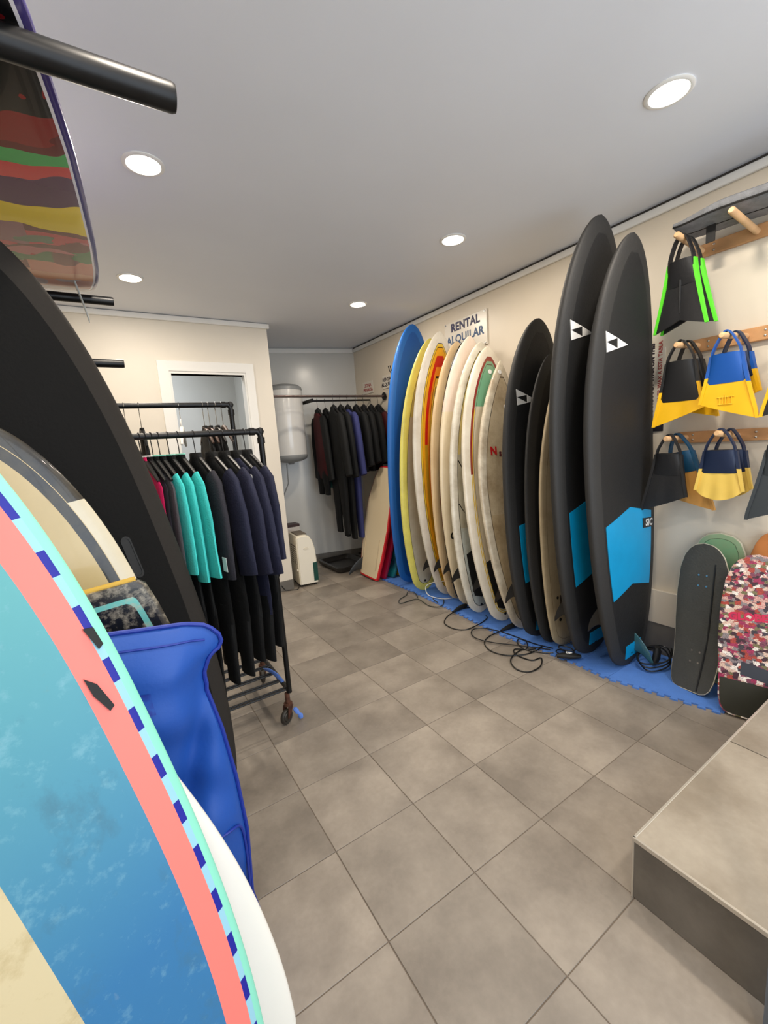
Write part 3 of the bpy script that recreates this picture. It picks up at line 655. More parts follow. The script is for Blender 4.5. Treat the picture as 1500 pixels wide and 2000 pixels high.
tag(bag, 'royal blue zip-up board bag standing behind the teal surfboard', 'bag')
top = [Vector(bagpt(i / 30, 1, True)) + Vector((0, -.004, 0)) for i in range(31)]
side = [Vector(bagpt(1, 1 - j / 60, True)) + Vector((.002, -.003, 0)) for j in range(1, 60)]
build('zip_piping', MB().tube(top + side, .006, 8), bag_d, bag)
build('zip_seam', MB().tube([Vector(bagpt(i / 30, .962, True)) + Vector((0, -.003, 0)) for i in range(29)], .0028, 6), bag_d, bag)
build('pocket_seam', MB().tube(smoothpts([Vector(bagpt(u, v, True)) + Vector((0, -.004, 0)) for u, v in ((.55, .36), (.75, .40), (.9, .42), (.97, .40), (.985, .30), (.97, .1))]), .004, 6), bag_d, bag)
lab = [bagpt(u, v, True) for u, v in ((.60, .83), (.76, .83), (.76, .885), (.60, .885))]
nl = [Vector(bagpt(.56 + .17 * i / 6, .815 + .05 * j / 4, True)) + Vector((0, -.0025, 0)) for i in range(7) for j in range(5)]
build('woven_label', MB().add([tuple(p) for p in nl], [(i * 5 + j, (i + 1) * 5 + j, (i + 1) * 5 + j + 1, i * 5 + j + 1) for i in range(6) for j in range(4)]), mat('darker_blue_print', S(16, 44, 140), .5, col2=S(20, 78, 168), nscale=60), bag)
mbm = boardmat('marbled_black_white', S(22, 22, 22), [({'i': (-1, .018)}, S(60, 56, 50)), ({'i': (.04, .055)}, S(110, 190, 180))], rough=.3, dirt=1.0, dirtcol=S(190, 180, 158), dscale=34, dthr=.56)
mb_ = Board('bodyboard', 'black and white marbled board with ochre top edge sticking out of the blue bag', 'bodyboard', 'flat', [-.575, .385, -.675, .41, 1.15, .56, .0, .02, .0], .05, mbm, zbase=.045, **bbo)
build('nose_edge', MB().tube([(x, mb_.L - .002, mb_.rock(1)) for x in (-.19, 0, .185)], .012, 10), mat('ochre_foam', S(196, 160, 60), .5), mb_.obj)

# ------------------------------------------------------------ wetsuits, hangers and garment racks
neo = lambda n, c, k=.10: mat(n, c, .75, noise=k, nscale=7, bump=.25, bscale=120, spec=.25)
N_BLK = neo('black_neoprene', S(17, 18, 19)); N_NAVY = neo('navy_neoprene', S(36, 38, 58)); N_TURQ = neo('turquoise_neoprene', S(70, 205, 200), .06); N_GREY = neo('grey_neoprene', S(88, 87, 90))
N_MINT = neo('mint_neoprene', S(130, 200, 180)); N_PINK = neo('pink_neoprene', S(205, 30, 90)); N_CHAR = neo('charcoal_neoprene', S(44, 43, 50)); N_MAR = neo('maroon_neoprene', S(66, 22, 26)); N_BLU = neo('indigo_neoprene', S(50, 54, 100)); N_TEAL = neo('teal_neoprene', S(30, 110, 116))
# suit: local X across shoulders, Z up, origin where the hook sits on the bar
def suit(label, body_m, sleeve_m, leg_m, length=1.35, sleeve=.5, wid=.21, group=None, thick=.055, spread=.10, shoulder=-.14, legs=True, seed=0, stripe=None, flare=1.0, mark=None, name='wetsuit'):
    rnd = random.Random(seed); ph = rnd.uniform(0, 6)
    t = thing(name, label, 'wetsuit', group=group)
    wv = lambda a, b: (lambda u, f: a * math.sin(3 * f + ph + u * 4) + b * math.sin(5 * f - ph + u * 7))
    sh = shoulder
    S_ = [((0, 0, sh + .010), .060, min(.04, thick * 1.1)), ((0, 0, sh - .018), .10, min(.04, thick * 1.1)), ((0, 0, sh - .05), wid * .78, thick * .9), ((0, 0, sh - .10), wid * .88, thick), ((0, 0, sh - .25), wid * .92, thick),
          ((0, 0, sh - .42), wid * .82, thick), ((0, 0, sh - .55), wid * .84, thick), ((0, 0, sh - .68), wid * .92, thick), ((0, 0, sh - .76), wid * .9, thick * .9)]
    if not legs:
        k = (length + sh) / .76; S_ = [((0, 0, sh + (c[2] - sh) * min(1, k)), a, b) for c, a, b in S_]
    build('torso', MB().loft(S_, 24, wave=wv(.03, .02)), body_m, t)
    ck = min(.034, thick * .9)
    build('collar', MB().loft([((0, 0, sh + .05), .046, ck * .8), ((0, 0, sh + .046), .052, ck * .95), ((0, 0, sh + .02), .056, ck), ((0, 0, sh - .004), .075, ck * 1.1), ((0, 0, sh - .03), .108, ck * 1.12)], 16), N_BLK if not stripe or stripe is N_MINT else body_m, t)
    if stripe: build('collar_piping', MB().tube([(.050 * math.cos(a), ck * .95 * math.sin(a), sh + .047) for a in [2 * PI * k / 16 for k in range(16)]], .004, 6, closed=True), stripe, t)
    for s in (-1, 1):
        L = sleeve * rnd.uniform(.92, 1.08); k = .075 * flare; sx = rnd.uniform(.7, 1.3) * (1 if s < 0 else .35); T_ = thick * .95
        w0 = wid / .21
        sec = [((s * .145 * w0, 0, sh - .062), .050, T_ * .9), ((s * .178 * w0, 0, sh - .10), .066, T_), ((s * (.185 * w0 + spread * .45), 0, sh - .10 - L * .35), k, T_), ((s * (.185 * w0 + spread * .8 * sx), 0, sh - .10 - L * .7), k * .95, T_ * .9), ((s * (.185 * w0 + spread * sx * 1.2), 0, sh - .10 - L), k * .86 * flare, T_ * .8), ((s * (.185 * w0 + spread * sx * 1.2), 0, sh - .10 - L + .012), k * .78 * flare, T_ * .6)]
        o = build('sleeve', MB().loft(sec, 18, wave=wv(.03, .02)), sleeve_m, t)
    if legs:
        z0 = sh - .70; z1 = -length
        for s in (-1, 1):
            sec = [((s * wid * .42, 0, z0 + .03), wid * .46, thick * .9), ((s * wid * .45, 0, z0 - .05), wid * .46, thick), ((s * wid * .44, .006 * s, z0 * .55 + z1 * .45), wid * .36, thick * .9), ((s * wid * .42, .01 * s, z0 * .2 + z1 * .8), wid * .30, thick * .75), ((s * wid * .42, .01 * s, z1), wid * .30, thick * .7), ((s * wid * .42, .01 * s, z1 + .012), wid * .25, thick * .55)]
            build('leg', MB().loft(sec, 18, wave=wv(.04, .03)), leg_m, t)
    return t
def hanger(label, m, group=None, w_=.2, drop=.14, hookm=None, neck=.0):
    t = thing('clothes_hanger', label, 'hanger', group=group)
    pts = [(.016 * math.cos(a), 0, .005 + .016 * math.sin(a)) for a in [math.radians(d) for d in (200, 160, 120, 80, 40, 0, -40)]] + [(.004, 0, -.03), (0, 0, -drop + .035 - neck)]
    pts = [(p[0], 0, p[2] - .005) for p in pts]
    build('hook', MB().tube(smoothpts(pts, 3), .0022, 6), hookm or chrome, t)
    sp = [(-w_, 0, -drop - .075), (-w_ * .75, 0, -drop - .045), (-w_ * .3, 0, -drop + .002), (0, 0, -drop + .022), (w_ * .3, 0, -drop + .002), (w_ * .75, 0, -drop - .045), (w_, 0, -drop - .075)]
    build('shoulder_bar', MB().tube(smoothpts(sp, 4), [.006 + .006 * math.sin(PI * i / 24) for i in range(25)], 8), m, t)
    return t
def hang(t, x, y, z, rz): t.location = (x, y, z); t.rotation_euler = (0, 0, rz)
FB_Y, FB_Z, RB_Y, RB_Z, POSTX = 1.22, 1.60, 1.75, 1.79, .155
hk_blk = hanger('black plastic hanger under the rightmost navy wetsuit', black_plastic, 'hangers on the front rack bar', w_=.17, drop=.12, hookm=black_plastic)
GF = 'wetsuits on the front rack bar'
FRONT = [ # x, label, body, sleeve, leg, length, sleeve length, wid, flare, spread, legs
    (.072, 'navy sleeved black wetsuit at the right end of the front bar, next to the post', N_BLK, N_NAVY, N_BLK, 1.10, .37, .18, .95, .03, True, None),
    (.020, 'navy and black wetsuit with small white lettering down the chest', N_NAVY, N_NAVY, N_BLK, 1.16, .42, .19, 1.05, .05, True, None),
    (-.034, 'navy wetsuit third from the post, long navy sleeve crossing the black legs', N_BLK, N_NAVY, N_BLK, 1.14, .40, .20, 1.05, .09, True, None),
    (-.092, 'navy wetsuit with wide sleeve directly right of the charcoal wetsuit', N_BLK, N_NAVY, N_BLK, 1.20, .42, .19, 1.1, .05, True, None),
    (-.160, 'charcoal wetsuit with white paper tag, between the navy and turquoise ones', N_BLK, N_CHAR, N_BLK, 1.22, .46, .18, 1.0, .02, True, None),
    (-.228, 'black wetsuit with wide turquoise sleeve, rightmost of the turquoise three', N_BLK, N_TURQ, N_BLK, 1.25, .39, .18, 1.2, .02, True, N_MINT),
    (-.270, 'black wetsuit with turquoise sleeve in the middle of the turquoise three', N_BLK, N_TURQ, N_BLK, 1.22, .40, .17, .95, .03, True, N_MINT),
    (-.308, 'black wetsuit with turquoise sleeve, leftmost of the turquoise three', N_BLK, N_TURQ, N_BLK, 1.15, .40, .17, .95, .02, True, N_MINT),
    (-.336, 'grey wetsuit with mint piping at the collar', N_GREY, N_GREY, N_BLK, .9, .48, .14, .85, .0, False, N_MINT),
    (-.360, 'black and grey wetsuit with white edged collar', N_BLK, N_CHAR, N_BLK, .8, .36, .13, .7, .0, False, trim_w),
    (-.382, 'wetsuit with bright pink shoulder half hidden by the black paddle board', N_PINK, N_PINK, N_BLK, .52, .26, .15, .8, .0, False, trim_w)]
for i, (x, lab, bm_, sm_, lm_, ln, sl_, wd_, fl_, sp_, lg_, st_) in enumerate(FRONT):
    t = suit(lab, bm_, sm_, lm_, length=ln, sleeve=sl_, wid=wd_, group=GF, legs=lg_, seed=i, stripe=st_, flare=fl_, spread=sp_, thick=.010 if i > 7 else .0145 if i > 4 else .021, shoulder=-.135)
    hang(t, x, FB_Y, FB_Z, PI / 2 + .24 + random.uniform(-.015, .015))
    if i == 0: h_ = hk_blk
    else:
        h_ = copy_tree(hk_blk)
        h_['label'] = 'hanger carrying the ' + ' '.join(lab.split()[:11])
    hang(h_, x, FB_Y, FB_Z, t.rotation_euler.z)
    if i == 1:
        text_obj('white_lettering', 'CSKIN', .034, white_v, t, MXYZ((0, 0, -1), (-1, 0, 0), (0, 1, 0), (-.168, .0255, -.25)), spacing=1.05)
    if i == 4:
        build('paper_tag', MB().box(-.24, -.20, .026, .027, -.62, -.555), white_v, t, smooth=False)
# garment rack
rk = thing('garment_rack', 'black pipe garment rack on rusty casters carrying the front wetsuits', 'clothes rack', (0, 0, 0))
build('front_bar', MB().tube([(-.78, FB_Y, FB_Z), (POSTX - .01, FB_Y, FB_Z)], .0145, 12), black_metal, rk)
build('rear_bar', MB().tube([(-.78, RB_Y, RB_Z), (POSTX - .01, RB_Y, RB_Z)], .0145, 12), black_metal, rk)
for (y, z, lab) in ((FB_Y, FB_Z, 'front'), (RB_Y, RB_Z, 'rear')):
    for x in (POSTX, -.78):
        build('post', MB().tube([(x, y, .17), (x, y, z - .03), (x - .004 * (1 if x > 0 else -1), y, z - .01), (x - .018 * (1 if x > 0 else -1), y, z)], .0145, 12), black_metal, rk)
        fo = build('pipe_fitting', MB().cyl((x, y, z - .06), (x, y, z - .03), .019, 12).cyl((x - .03 * (1 if x > 0 else -1), y, z), (x - .055 * (1 if x > 0 else -1), y, z), .019, 12).lathe([(.001, -.02), (.014, -.015), (.0195, 0), (.014, .015), (.001, .02)], (x, y, z), 12), black_metal, rk)
        if z == FB_Z: build('pipe_fitting', MB().cyl((x, y, .84), (x, y, .90), .019, 12), black_metal, rk)
for x in (POSTX, -.78):
    build('side_rail', MB().tube([(x, FB_Y, .175), (x, RB_Y, .175)], .013, 10), black_metal, rk)
for k in range(5):
    y = FB_Y + .012 + k * .105
    build('shelf_rod', MB().tube([(-.78, y, .185), (POSTX, y, .185)], .0055, 8), black_metal, rk)
    build('shelf_rod', MB().tube([(-.78, y + .022, .185), (POSTX, y + .022, .185)], .0055, 8), black_metal, rk)
rust = mat('rusty_brown_metal', S(92, 58, 44), .6, .3, noise=.5, nscale=30)
tyre = mat('dark_caster_tyre', S(48, 44, 38), .55)
def caster(x, y, rz):
    cs_ = MB().cyl((0, 0, .11), (0, 0, .17), .014, 12).cyl((0, 0, .098), (0, 0, .112), .024, 14)
    for s in (-1, 1): cs_.prism([(-.03, .035), (-.012, .032), (.018, .10), (-.020, .10)], s * .019 - .002, s * .019 + .002, 'y')
    c = build('caster', cs_, rust, rk, loc=(x, y, 0), rot=(0, 0, rz)); c['label'] = 'rusty brown swivel caster'
    build('caster_wheel', MB().lathe([(.001, -.013), (.022, -.013), (.026, -.009), (.036, -.012), (.041, -.007), (.042, 0), (.041, .007), (.036, .012), (.026, .009), (.022, .013), (.001, .013)], (-.022, 0, .042), 28, 'y'), tyre, c)
for x, y, r_ in ((POSTX - .015, FB_Y, .5), (POSTX, RB_Y, 1.2), (-.78, FB_Y, .2), (-.78, RB_Y, .9)): caster(x, y, r_)
blue_rag = mat('light_blue_plastic', S(90, 130, 215), .5)
t = build('cloth_strip', MB().loft([((.10, 1.50, .206), .006, .008), ((.125, 1.44, .21), .014, .018), ((.14, 1.38, .204), .012, .016), ((.150, 1.33, .19), .010, .012), ((.168, 1.31, .15), .006, .01)], 10), blue_rag)
tag(t, 'pale blue cloth strip tied over the bottom rail of the garment rack', 'cloth')
t = build('plastic_clip', MB().loft([((.168, 1.205, .075), .010, .006), ((.178, 1.20, .055), .014, .008), ((.186, 1.195, .042), .007, .006), ((.194, 1.19, .026), .015, .008), ((.198, 1.188, .012), .010, .006)], 10), blue_rag)
tag(t, 'small blue plastic buckle dangling beside the front caster', 'buckle')
# rear bar: hangers and dark suits
RG2 = 'hangers on the rear rack bar'
wood_h = mat('brown_hanger_wood', S(70, 50, 40), .45); wht_h = mat('white_plastic', S(235, 232, 225), .4)
blue_h = mat('blue_plastic_hanger', S(60, 90, 190), .4)
REAR = [(-.46, 'black', black_plastic, True, 'thin black hanger at the far left of the rear bar'), (-.40, 'b', black_plastic, False, 'striped black hanger second from the left on the rear bar'), (-.33, 'black', black_plastic, True, 'hanger with a metal hook holding the leftmost dark rear wetsuit'),
        (-.13, 'w', wht_h, False, 'white hanger with a round ring on the rear bar'), (-.005, 'br', wood_h, True, 'brown hanger left of the two brown ones on the rear bar'), (.025, 'br', wood_h, True, 'brown hanger right of the two brown ones on the rear bar'),
        (.065, 'bk', black_plastic, True, 'black hanger near the rear bar corner'), (.10, 'bk', wood_h, False, 'silver clipped hanger closest to the rear bar corner')]
k = 0
for x, c, m_, hs, lab in REAR:
    h_ = hanger(lab, m_, RG2, w_=.18, drop=.15); hang(h_, x, RB_Y, RB_Z, PI / 2 + random.uniform(-.2, .2))
    if c == 'w': build('ring', MB().tube([(0 + .022 * math.cos(a), 0, -.10 + .022 * math.sin(a)) for a in [2 * PI * i / 20 for i in range(20)]], .004, 8, closed=True), wht_h, h_)
    if hs:
        s_ = suit(['dark wetsuit at the left end of the rear bar', 'black wetsuit behind the grey collared one on the rear bar', 'black wetsuit behind the turquoise sleeves on the rear bar', 'black wetsuit behind the navy sleeves on the rear bar', 'black wetsuit nearest the rear bar corner'][k],
                  N_BLK, N_BLK, N_BLK, length=1.3, sleeve=.4, wid=.15, group='dark wetsuits on the rear rack bar', seed=20 + k, thick=.013, shoulder=-.17, spread=.0, flare=.7); k += 1
        h_.rotation_euler = (0, 0, PI / 2); hang(s_, x, RB_Y, RB_Z, PI / 2)
# ------------------------------------------------------------ back niche: two poles, wetsuits, boiler, air cooler, tray
pole_m = mat('brushed_pole', S(120, 104, 100), .3, .8)
BP_Y, BP_Z = 3.455, 2.055
t = thing('hanging_pole', 'front metal hanging pole across the back niche with round black wall flange', 'pole', (0, 0, 0))
build('tube', MB().tube([(1.002, BP_Y, BP_Z), (2.362, BP_Y - .02, BP_Z)], .013, 12), pole_m, t)
build('wall_flange', MB().lathe([(.001, 0), (.045, 0), (.046, .006), (.03, .010), (.02, .022), (.001, .022)], (2.357, BP_Y - .02, BP_Z), 24, 'x'), black_metal, t)
build('partition_flange', MB().lathe([(.001, -.005), (.03, -.005), (.03, .004), (.001, .004)], (1.006, BP_Y, BP_Z), 20, 'x'), black_metal, t)
t = thing('hanging_pole', 'rear thinner hanging pole just behind the front one', 'pole', (0, 0, 0))
build('tube', MB().tube([(1.60, 3.83, 2.05), (2.362, 3.77, 2.05)], .011, 10), black_metal, t)
build('end_bracket', MB().box(1.59, 1.61, 3.80, 4.30, 2.035, 2.075, .004), black_metal, t)
GB = 'wetsuits hanging in the back niche'
BACK = [(1.66, BP_Y + .36, 'wetsuit with maroon chest and black sleeves at the left of the back niche', N_MAR, N_BLK, N_BLK, 1.12, .70, .21, True),
        (1.76, BP_Y + .36, 'short black wetsuit with teal hem beside the maroon one', N_BLK, N_BLK, N_TEAL, 1.05, .45, .20, True),
        (1.69, BP_Y, 'long black wetsuit hanging nearly to the floor on the front pole', N_BLK, N_BLK, N_BLK, 1.55, .66, .23, True),
        (1.78, BP_Y, 'black wetsuit right beside the indigo sleeved one', N_BLK, N_BLK, N_BLK, 1.62, .6, .22, True),
        (1.87, BP_Y, 'indigo blue wetsuit with long blue sleeve in the back niche', N_BLU, N_BLU, N_BLU, 1.62, .66, .22, True),
        (1.98, BP_Y, 'black wetsuit immediately right of the indigo one', N_BLK, N_BLK, N_BLK, .86, .5, .23, False),
        (2.08, BP_Y, 'black wetsuit in the middle of the dark group by the corner', N_BLK, N_BLK, N_BLK, .86, .5, .23, False),
        (2.18, BP_Y, 'black wetsuit second from the right wall in the niche', N_BLK, N_BLK, N_BLK, .86, .5, .22, False),
        (2.28, BP_Y, 'dark wetsuit against the right wall under the pole flange', N_BLK, N_MAR, N_BLK, .8, .4, .2, False)]
for i, (x, y, lab, a, b_, c, ln, sl_, wd_, lg_) in enumerate(BACK):
    rz_ = PI / 2 - .12 + random.uniform(-.03, .03)
    t = suit(lab, a, b_, c, length=ln, sleeve=sl_, wid=wd_, group=GB, seed=50 + i, thick=.038, spread=.10, shoulder=-.16, legs=lg_)
    hang(t, x, y, BP_Z, rz_)
    h_ = copy_tree(hk_blk); h_['label'] = 'black hanger holding the ' + ' '.join(lab.split()[:10]); h_['group'] = 'hangers in the back niche'
    hang(h_, x, y, BP_Z, rz_)
# water heater
wh = mat('white_enamel', S(232, 230, 226), .22, coat=.5); whg = mat('grey_plastic_cap', S(150, 152, 152), .4)
hx_, hy_ = 1.36, 4.06
t = build('water_heater', MB().lathe([(.001, 1.36), (.12, 1.365), (.185, 1.39), (.20, 1.42), (.205, 1.44), (.205, 2.19), (.20, 2.215), (.001, 2.215)], (hx_, hy_, 0), 48), wh); tag(t, 'white cylindrical water heater mounted high on the back wall', 'water heater')
build('bottom_cap', MB().lathe([(.001, 1.325), (.03, 1.325), (.04, 1.345), (.13, 1.36), (.19, 1.385), (.2075, 1.42), (.2075, 1.438), (.19, 1.438), (.001, 1.43)], (hx_, hy_, 0), 48), whg, t)
build('top_lid', MB().lathe([(.001, 2.27), (.10, 2.265), (.17, 2.25), (.203, 2.225), (.2075, 2.20), (.2075, 2.19), (.19, 2.18), (.001, 2.18)], (hx_, hy_, 0), 48), whg, t)
build('wall_bracket', MB().box(hx_ - .1, hx_ + .1, hy_ + .12, 4.345, 1.6, 1.66, .004).box(hx_ - .1, hx_ + .1, hy_ + .12, 4.345, 2.0, 2.06, .004), whg, t)
build('pipe', MB().tube([(hx_ - .06, hy_, 1.34), (hx_ - .06, hy_ + .01, 1.1), (hx_ - .09, hy_ + .2, .9), (hx_ - .09, hy_ + .25, .2)], .008, 8), whg, t)
# portable air cooler
cr = mat('cream_plastic', S(232, 224, 204), .4)
ac = thing('air_cooler', 'cream portable air cooler standing by the end of the partition wall', 'air cooler', (1.185, 3.52, 0), (0, 0, -.10))
prof = [(-.14, .03), (.14, .03), (.14, .30), (.128, .42), (.10, .50), (.06, .548), (.0, .57), (-.06, .565), (-.11, .56), (-.14, .54)]
prof = [(-.13, .03), (.13, .03), (.13, .30), (.118, .42), (.09, .51), (.05, .56), (.0, .58), (-.07, .58), (-.12, .57), (-.13, .55)]
build('housing', MB().prism([(a * .8, b) for a, b in prof], -.15, .15, 'y'), cr, ac)
build('front_panel', MB().prism([(a * .72, .03 + (b - .03) * .97) for a, b in prof], -.162, -.15, 'y'), mat('lighter_cream_plastic', S(238, 232, 216), .35), ac)
gr_ = mat('brown_grey_louvre', S(110, 100, 86), .5)
g = build('side_grille', MB().box(-.109, -.1045, -.12, .08, .26, .46), gr_, ac, smooth=False)
for k in range(8): build('louvre', MB().box(-.112, -.108, -.12, .08, .27 + k * .024, .28 + k * .024), cr, g, smooth=False)
build('top_vent', MB().box(-.08, .03, -.13, .13, .579, .584), gr_, ac, smooth=False)
build('water_window', MB().box(.055, .1055, -.166, -.10, .05, .26, .002), mat('dark_green_window', S(20, 70, 62), .15), ac)
build('oval_badge', MB().lathe([(.001, 0), (.03, 0), (.032, .003), (.001, .004)], (0, 0, 0), 20, 'y'), cr, ac, loc=(-.005, -.166, .43)).scale = (1, 1, .45)
build('knob', MB().lathe([(.001, -.012), (.012, -.01), (.014, 0), (.001, 0)], (-.105, -.12, .19), 14, 'x'), cr, ac)
for a in (-1, 1):
    for b_ in (-1, 1): build('foot', MB().cyl((a * .08, b_ * .11, 0.001), (a * .08, b_ * .11, .035), .018, 12), rubber, ac)
t = build('cardboard_box', MB().box(-.085, .085, -.07, .07, 0.0, .62, .002), mat('printed_carton', S(200, 192, 184), .6, noise=.1, nscale=9)); t.location = (1.20, 3.88, .002); tag(t, 'tall pale carton with dark lid standing behind the air cooler', 'box')
build('carton_lid', MB().box(-.088, .088, -.073, .073, .60, .632, .002), mat('dark_lid', S(60, 40, 40), .5), t)
cordp = smoothpts([(1.07, 3.42, .03), (1.02, 3.34, .006), (.96, 3.36, .006), (.90, 3.385, .012), (.86, 3.39, .07)], 5)
tag(build('power_cord', MB().tube(cordp, .004, 6), leash_m), 'thin black power cord running from the air cooler along the partition foot', 'cord')
# black floor tray under the suits
tr = thing('drip_tray', 'large black plastic drip tray on the floor under the hanging wetsuits', 'tray', (0, 0, 0))
def tray(x0, x1, y0, y1, rz, cx, cy):
    def rr(e, z):
        a, b, c, d = x0 - e, x1 + e, y0 - e, y1 + e; r = .05; p = []
        for (qx, qy, s0) in ((b - r, d - r, 0), (a + r, d - r, 1), (a + r, c + r, 2), (b - r, c + r, 3)):
            for k in range(5):
                an = PI / 2 * (s0 + k / 4); p.append((qx + r * math.cos(an), qy + r * math.sin(an), z))
        return p
    return MB().rings([rr(-.02, .004), rr(0, .03), rr(.008, .062), rr(.0, .070), rr(-.02, .070), rr(-.028, .062), rr(-.05, .02)])
build('tray_basin', tray(1.60, 2.06, 3.50, 4.10, 0, 0, 0), mat('dull_black_plastic', S(30, 28, 26), .35), tr)
t = thing('drip_tray', 'second black tray in the back corner behind the first', 'tray', (0, 0, 0))
build('tray_basin', tray(2.10, 2.33, 3.5, 4.02, 0, 0, 0), mat('dull_black_plastic', S(30, 28, 26), .35), t)

# ------------------------------------------------------------ peg rails, swim fins
wood = mat('pine_board', S(196, 146, 98), .55, noise=.25, nscale=5, bump=.2, bscale=30)
woodp = mat('pale_beech_peg', S(214, 172, 126), .5, noise=.12, nscale=14)
screw = mat('steel_screw', S(200, 200, 200), .3, 1)
# rail: y from near to far end, z height; pegs at y positions with tip x and tip z
RAILS = [('upper wooden peg rail with the grey padded bag and the green edged fins', .21, -.62, 2.405, .032, [(.185, 2.06, 2.435), (-.05, 2.035, 2.437), (-.42, 2.06, 2.43)]),
         ('middle wooden peg rail holding the yellow fins', .215, -.62, 1.915, .035, [(.185, 2.10, 1.905), (-.03, 2.06, 1.90), (-.30, 2.06, 1.90)]),
         ('lower wooden peg rail holding the black fins and pale yellow fins', .27, -.62, 1.41, .032, [(.225, 2.11, 1.415), (-.02, 2.09, 1.432), (-.27, 2.09, 1.43)])]
for lab, ya, yb, z, hh, pegs in RAILS:
    t = thing('peg_rail', lab, 'peg rail', (0, 0, 0), group='wooden peg rails')
    build('rail_board', MB().box(2.352, 2.379, yb, ya, z - hh, z + hh, .003), wood, t)
    for (y, tx, tz) in pegs:
        build('peg', MB().tube([(2.352, y, z), (tx + .006, y, tz - .001), (tx, y, tz)], [.0155, .0155, .011], 16), woodp, t)
    for y in (ya - .06, pegs[1][0] - .06):
        for dz in (-.014, .014): build('screw_head', MB().lathe([(.001, -.003), (.005, -.002), (.006, .002), (.001, .002)], (2.351, y - .02, z + dz), 10, 'x'), screw, t)
# swim fin: local X to the right, Z up, front faces -Y, origin where the strap loops over the peg
def swimfin(label, pocket_m, blade_m, rail_m, strap_m, L=.50, wt=.115, wb=.26, shape='vee', split=.52, group='swim fins on the wooden pegs', strap_l=.10, blade_lower=None, skew=0.0, motif=False):
    t = thing('swim_fin', label, 'swim fin', group=group)
    st = [(-wt * .50, -.003, -strap_l - .03), (-wt * .46, -.008, -strap_l * .75), (-wt * .27, -.010, -.022), (-.016, -.008, .006), (0, -.008, .018), (.016, -.008, .006), (wt * .27, -.010, -.022), (wt * .46, -.008, -strap_l * .75), (wt * .50, -.003, -strap_l - .03)]
    sp = smoothpts(st, 5); R = []
    for i, p in enumerate(sp):
        a = sp[min(i + 1, len(sp) - 1)] - sp[max(i - 1, 0)]; a.normalize(); q = Vector((-a.z, 0, a.x)); wv = Vector((0, 1, 0))
        R.append([tuple(p + q * .0035 - wv * .014), tuple(p + q * .0035 + wv * .014), tuple(p - q * .0035 + wv * .014), tuple(p - q * .0035 - wv * .014)])
    build('heel_strap', MB().rings(R), strap_m, t)
    zt = -strap_l + .01; zs = -L * split; hw = lambda z: wt / 2 + (wb / 2 - wt / 2) * ((zt - z) / (zt + L)) ** 1.15
    hw0 = hw
    secs = []
    for k in range(8):
        u = k / 7; z = zt + (zs - zt) * u; secs.append(((0, -.010 * (1 - u), z), hw(z) * (.985 - .02 * u), .030 * (1 - u * .74)))
    po = build('foot_pocket', MB().loft(secs, 18), pocket_m, t)
    build('toe_opening', MB().lathe([(.001, .004), (.8, .004), (1, 0), (.8, -.004), (.001, -.004)], n=20), rubber, po, loc=(0, -.018, zt - .002)).scale = (wt * .38, .022, 1)
    # blade
    def edge(x):
        u = x / (wb / 2)
        if shape == 'vee': return -L + .045 * (1 - abs(u)) + skew * u * .5
        if shape == 'round': return -L - .012 + .05 * u * u
        if shape == 'asym': return -L + .03 + skew * u
        return -L
    nx, nz = 14, 10; vs = []
    for s_ in (0, 1):
        for i in range(nx + 1):
            u = -1 + 2 * i / nx
            for j in range(nz + 1):
                v = j / nz; zb = edge(u * wb / 2); z = (zs + .03) * (1 - v) + zb * v
                x = u * hw(max(z, -L)); rib = .004 * math.cos(u * 3 * PI) * v if shape == 'round' else .003 * abs(math.sin(u * PI)) * v
                vs.append((x, (-.005 - rib) if s_ == 0 else .004, z))
    N = (nx + 1) * (nz + 1); fs = []
    for i in range(nx):
        for j in range(nz):
            a = i * (nz + 1) + j; fs += [(a, a + 1, a + nz + 2, a + nz + 1), (N + a, N + a + nz + 1, N + a + nz + 2, N + a + 1)]
    ed = [j for j in range(nz + 1)] + [i * (nz + 1) + nz for i in range(1, nx + 1)] + [nx * (nz + 1) + j for j in range(nz - 1, -1, -1)] + [i * (nz + 1) for i in range(nx - 1, 0, -1)]
    for k in range(len(ed)): a, b = ed[k], ed[(k + 1) % len(ed)]; fs.append((a, b, N + b, N + a))
    bl = build('blade', MB().add(vs, fs), blade_m, t)
    for s_ in (-1, 1):
        R = []
        for k in range(10):
            u = k / 9; z = zt - .005 + (edge(s_ * wb / 2) - (zt - .005)) * u; x = s_ * hw(max(z, -L)); d = .018 * (1 - .55 * u); w_ = .007
            R.append([(x - w_, -d, z), (x + w_, -d * .9, z), (x + w_, d * .6, z), (x - w_, d * .6, z)])
        if rail_m is not None:
            lo = [r for r in R[:5]]; hi = R[4:]
            if isinstance(rail_m, tuple):
                build('side_rail', MB().rings(R[:5]), rail_m[0], t); build('side_rail', MB().rings(R[4:]), rail_m[1], t)
            else: build('side_rail', MB().rings(R), rail_m, t)
    if shape == 'vee': build('centre_rib', MB().tube([(0, -.012, zs + .03), (0, -.010, zs - .06), (0, -.006, -L + .08)], [.006, .005, .002], 8), blade_m, t)
    if motif:
        build('moulded_emblem', MB().tube([(-.035, -.009, -.300), (.035, -.009, -.300)], .002, 5).tube([(-.03, -.009, -.335), (.03, -.009, -.335)], .002, 5).tube([(-.025, -.009, -.300), (-.025, -.009, -.335)], .002, 5).tube([(.025, -.009, -.300), (.025, -.009, -.335)], .002, 5).tube([(0, -.009, -.290), (0, -.009, -.335)], .002, 5).tube([(-.01, -.009, -.300), (-.01, -.009, -.335)], .002, 5).tube([(.01, -.009, -.300), (.01, -.009, -.335)], .002, 5), blade_m, bl)
    return t
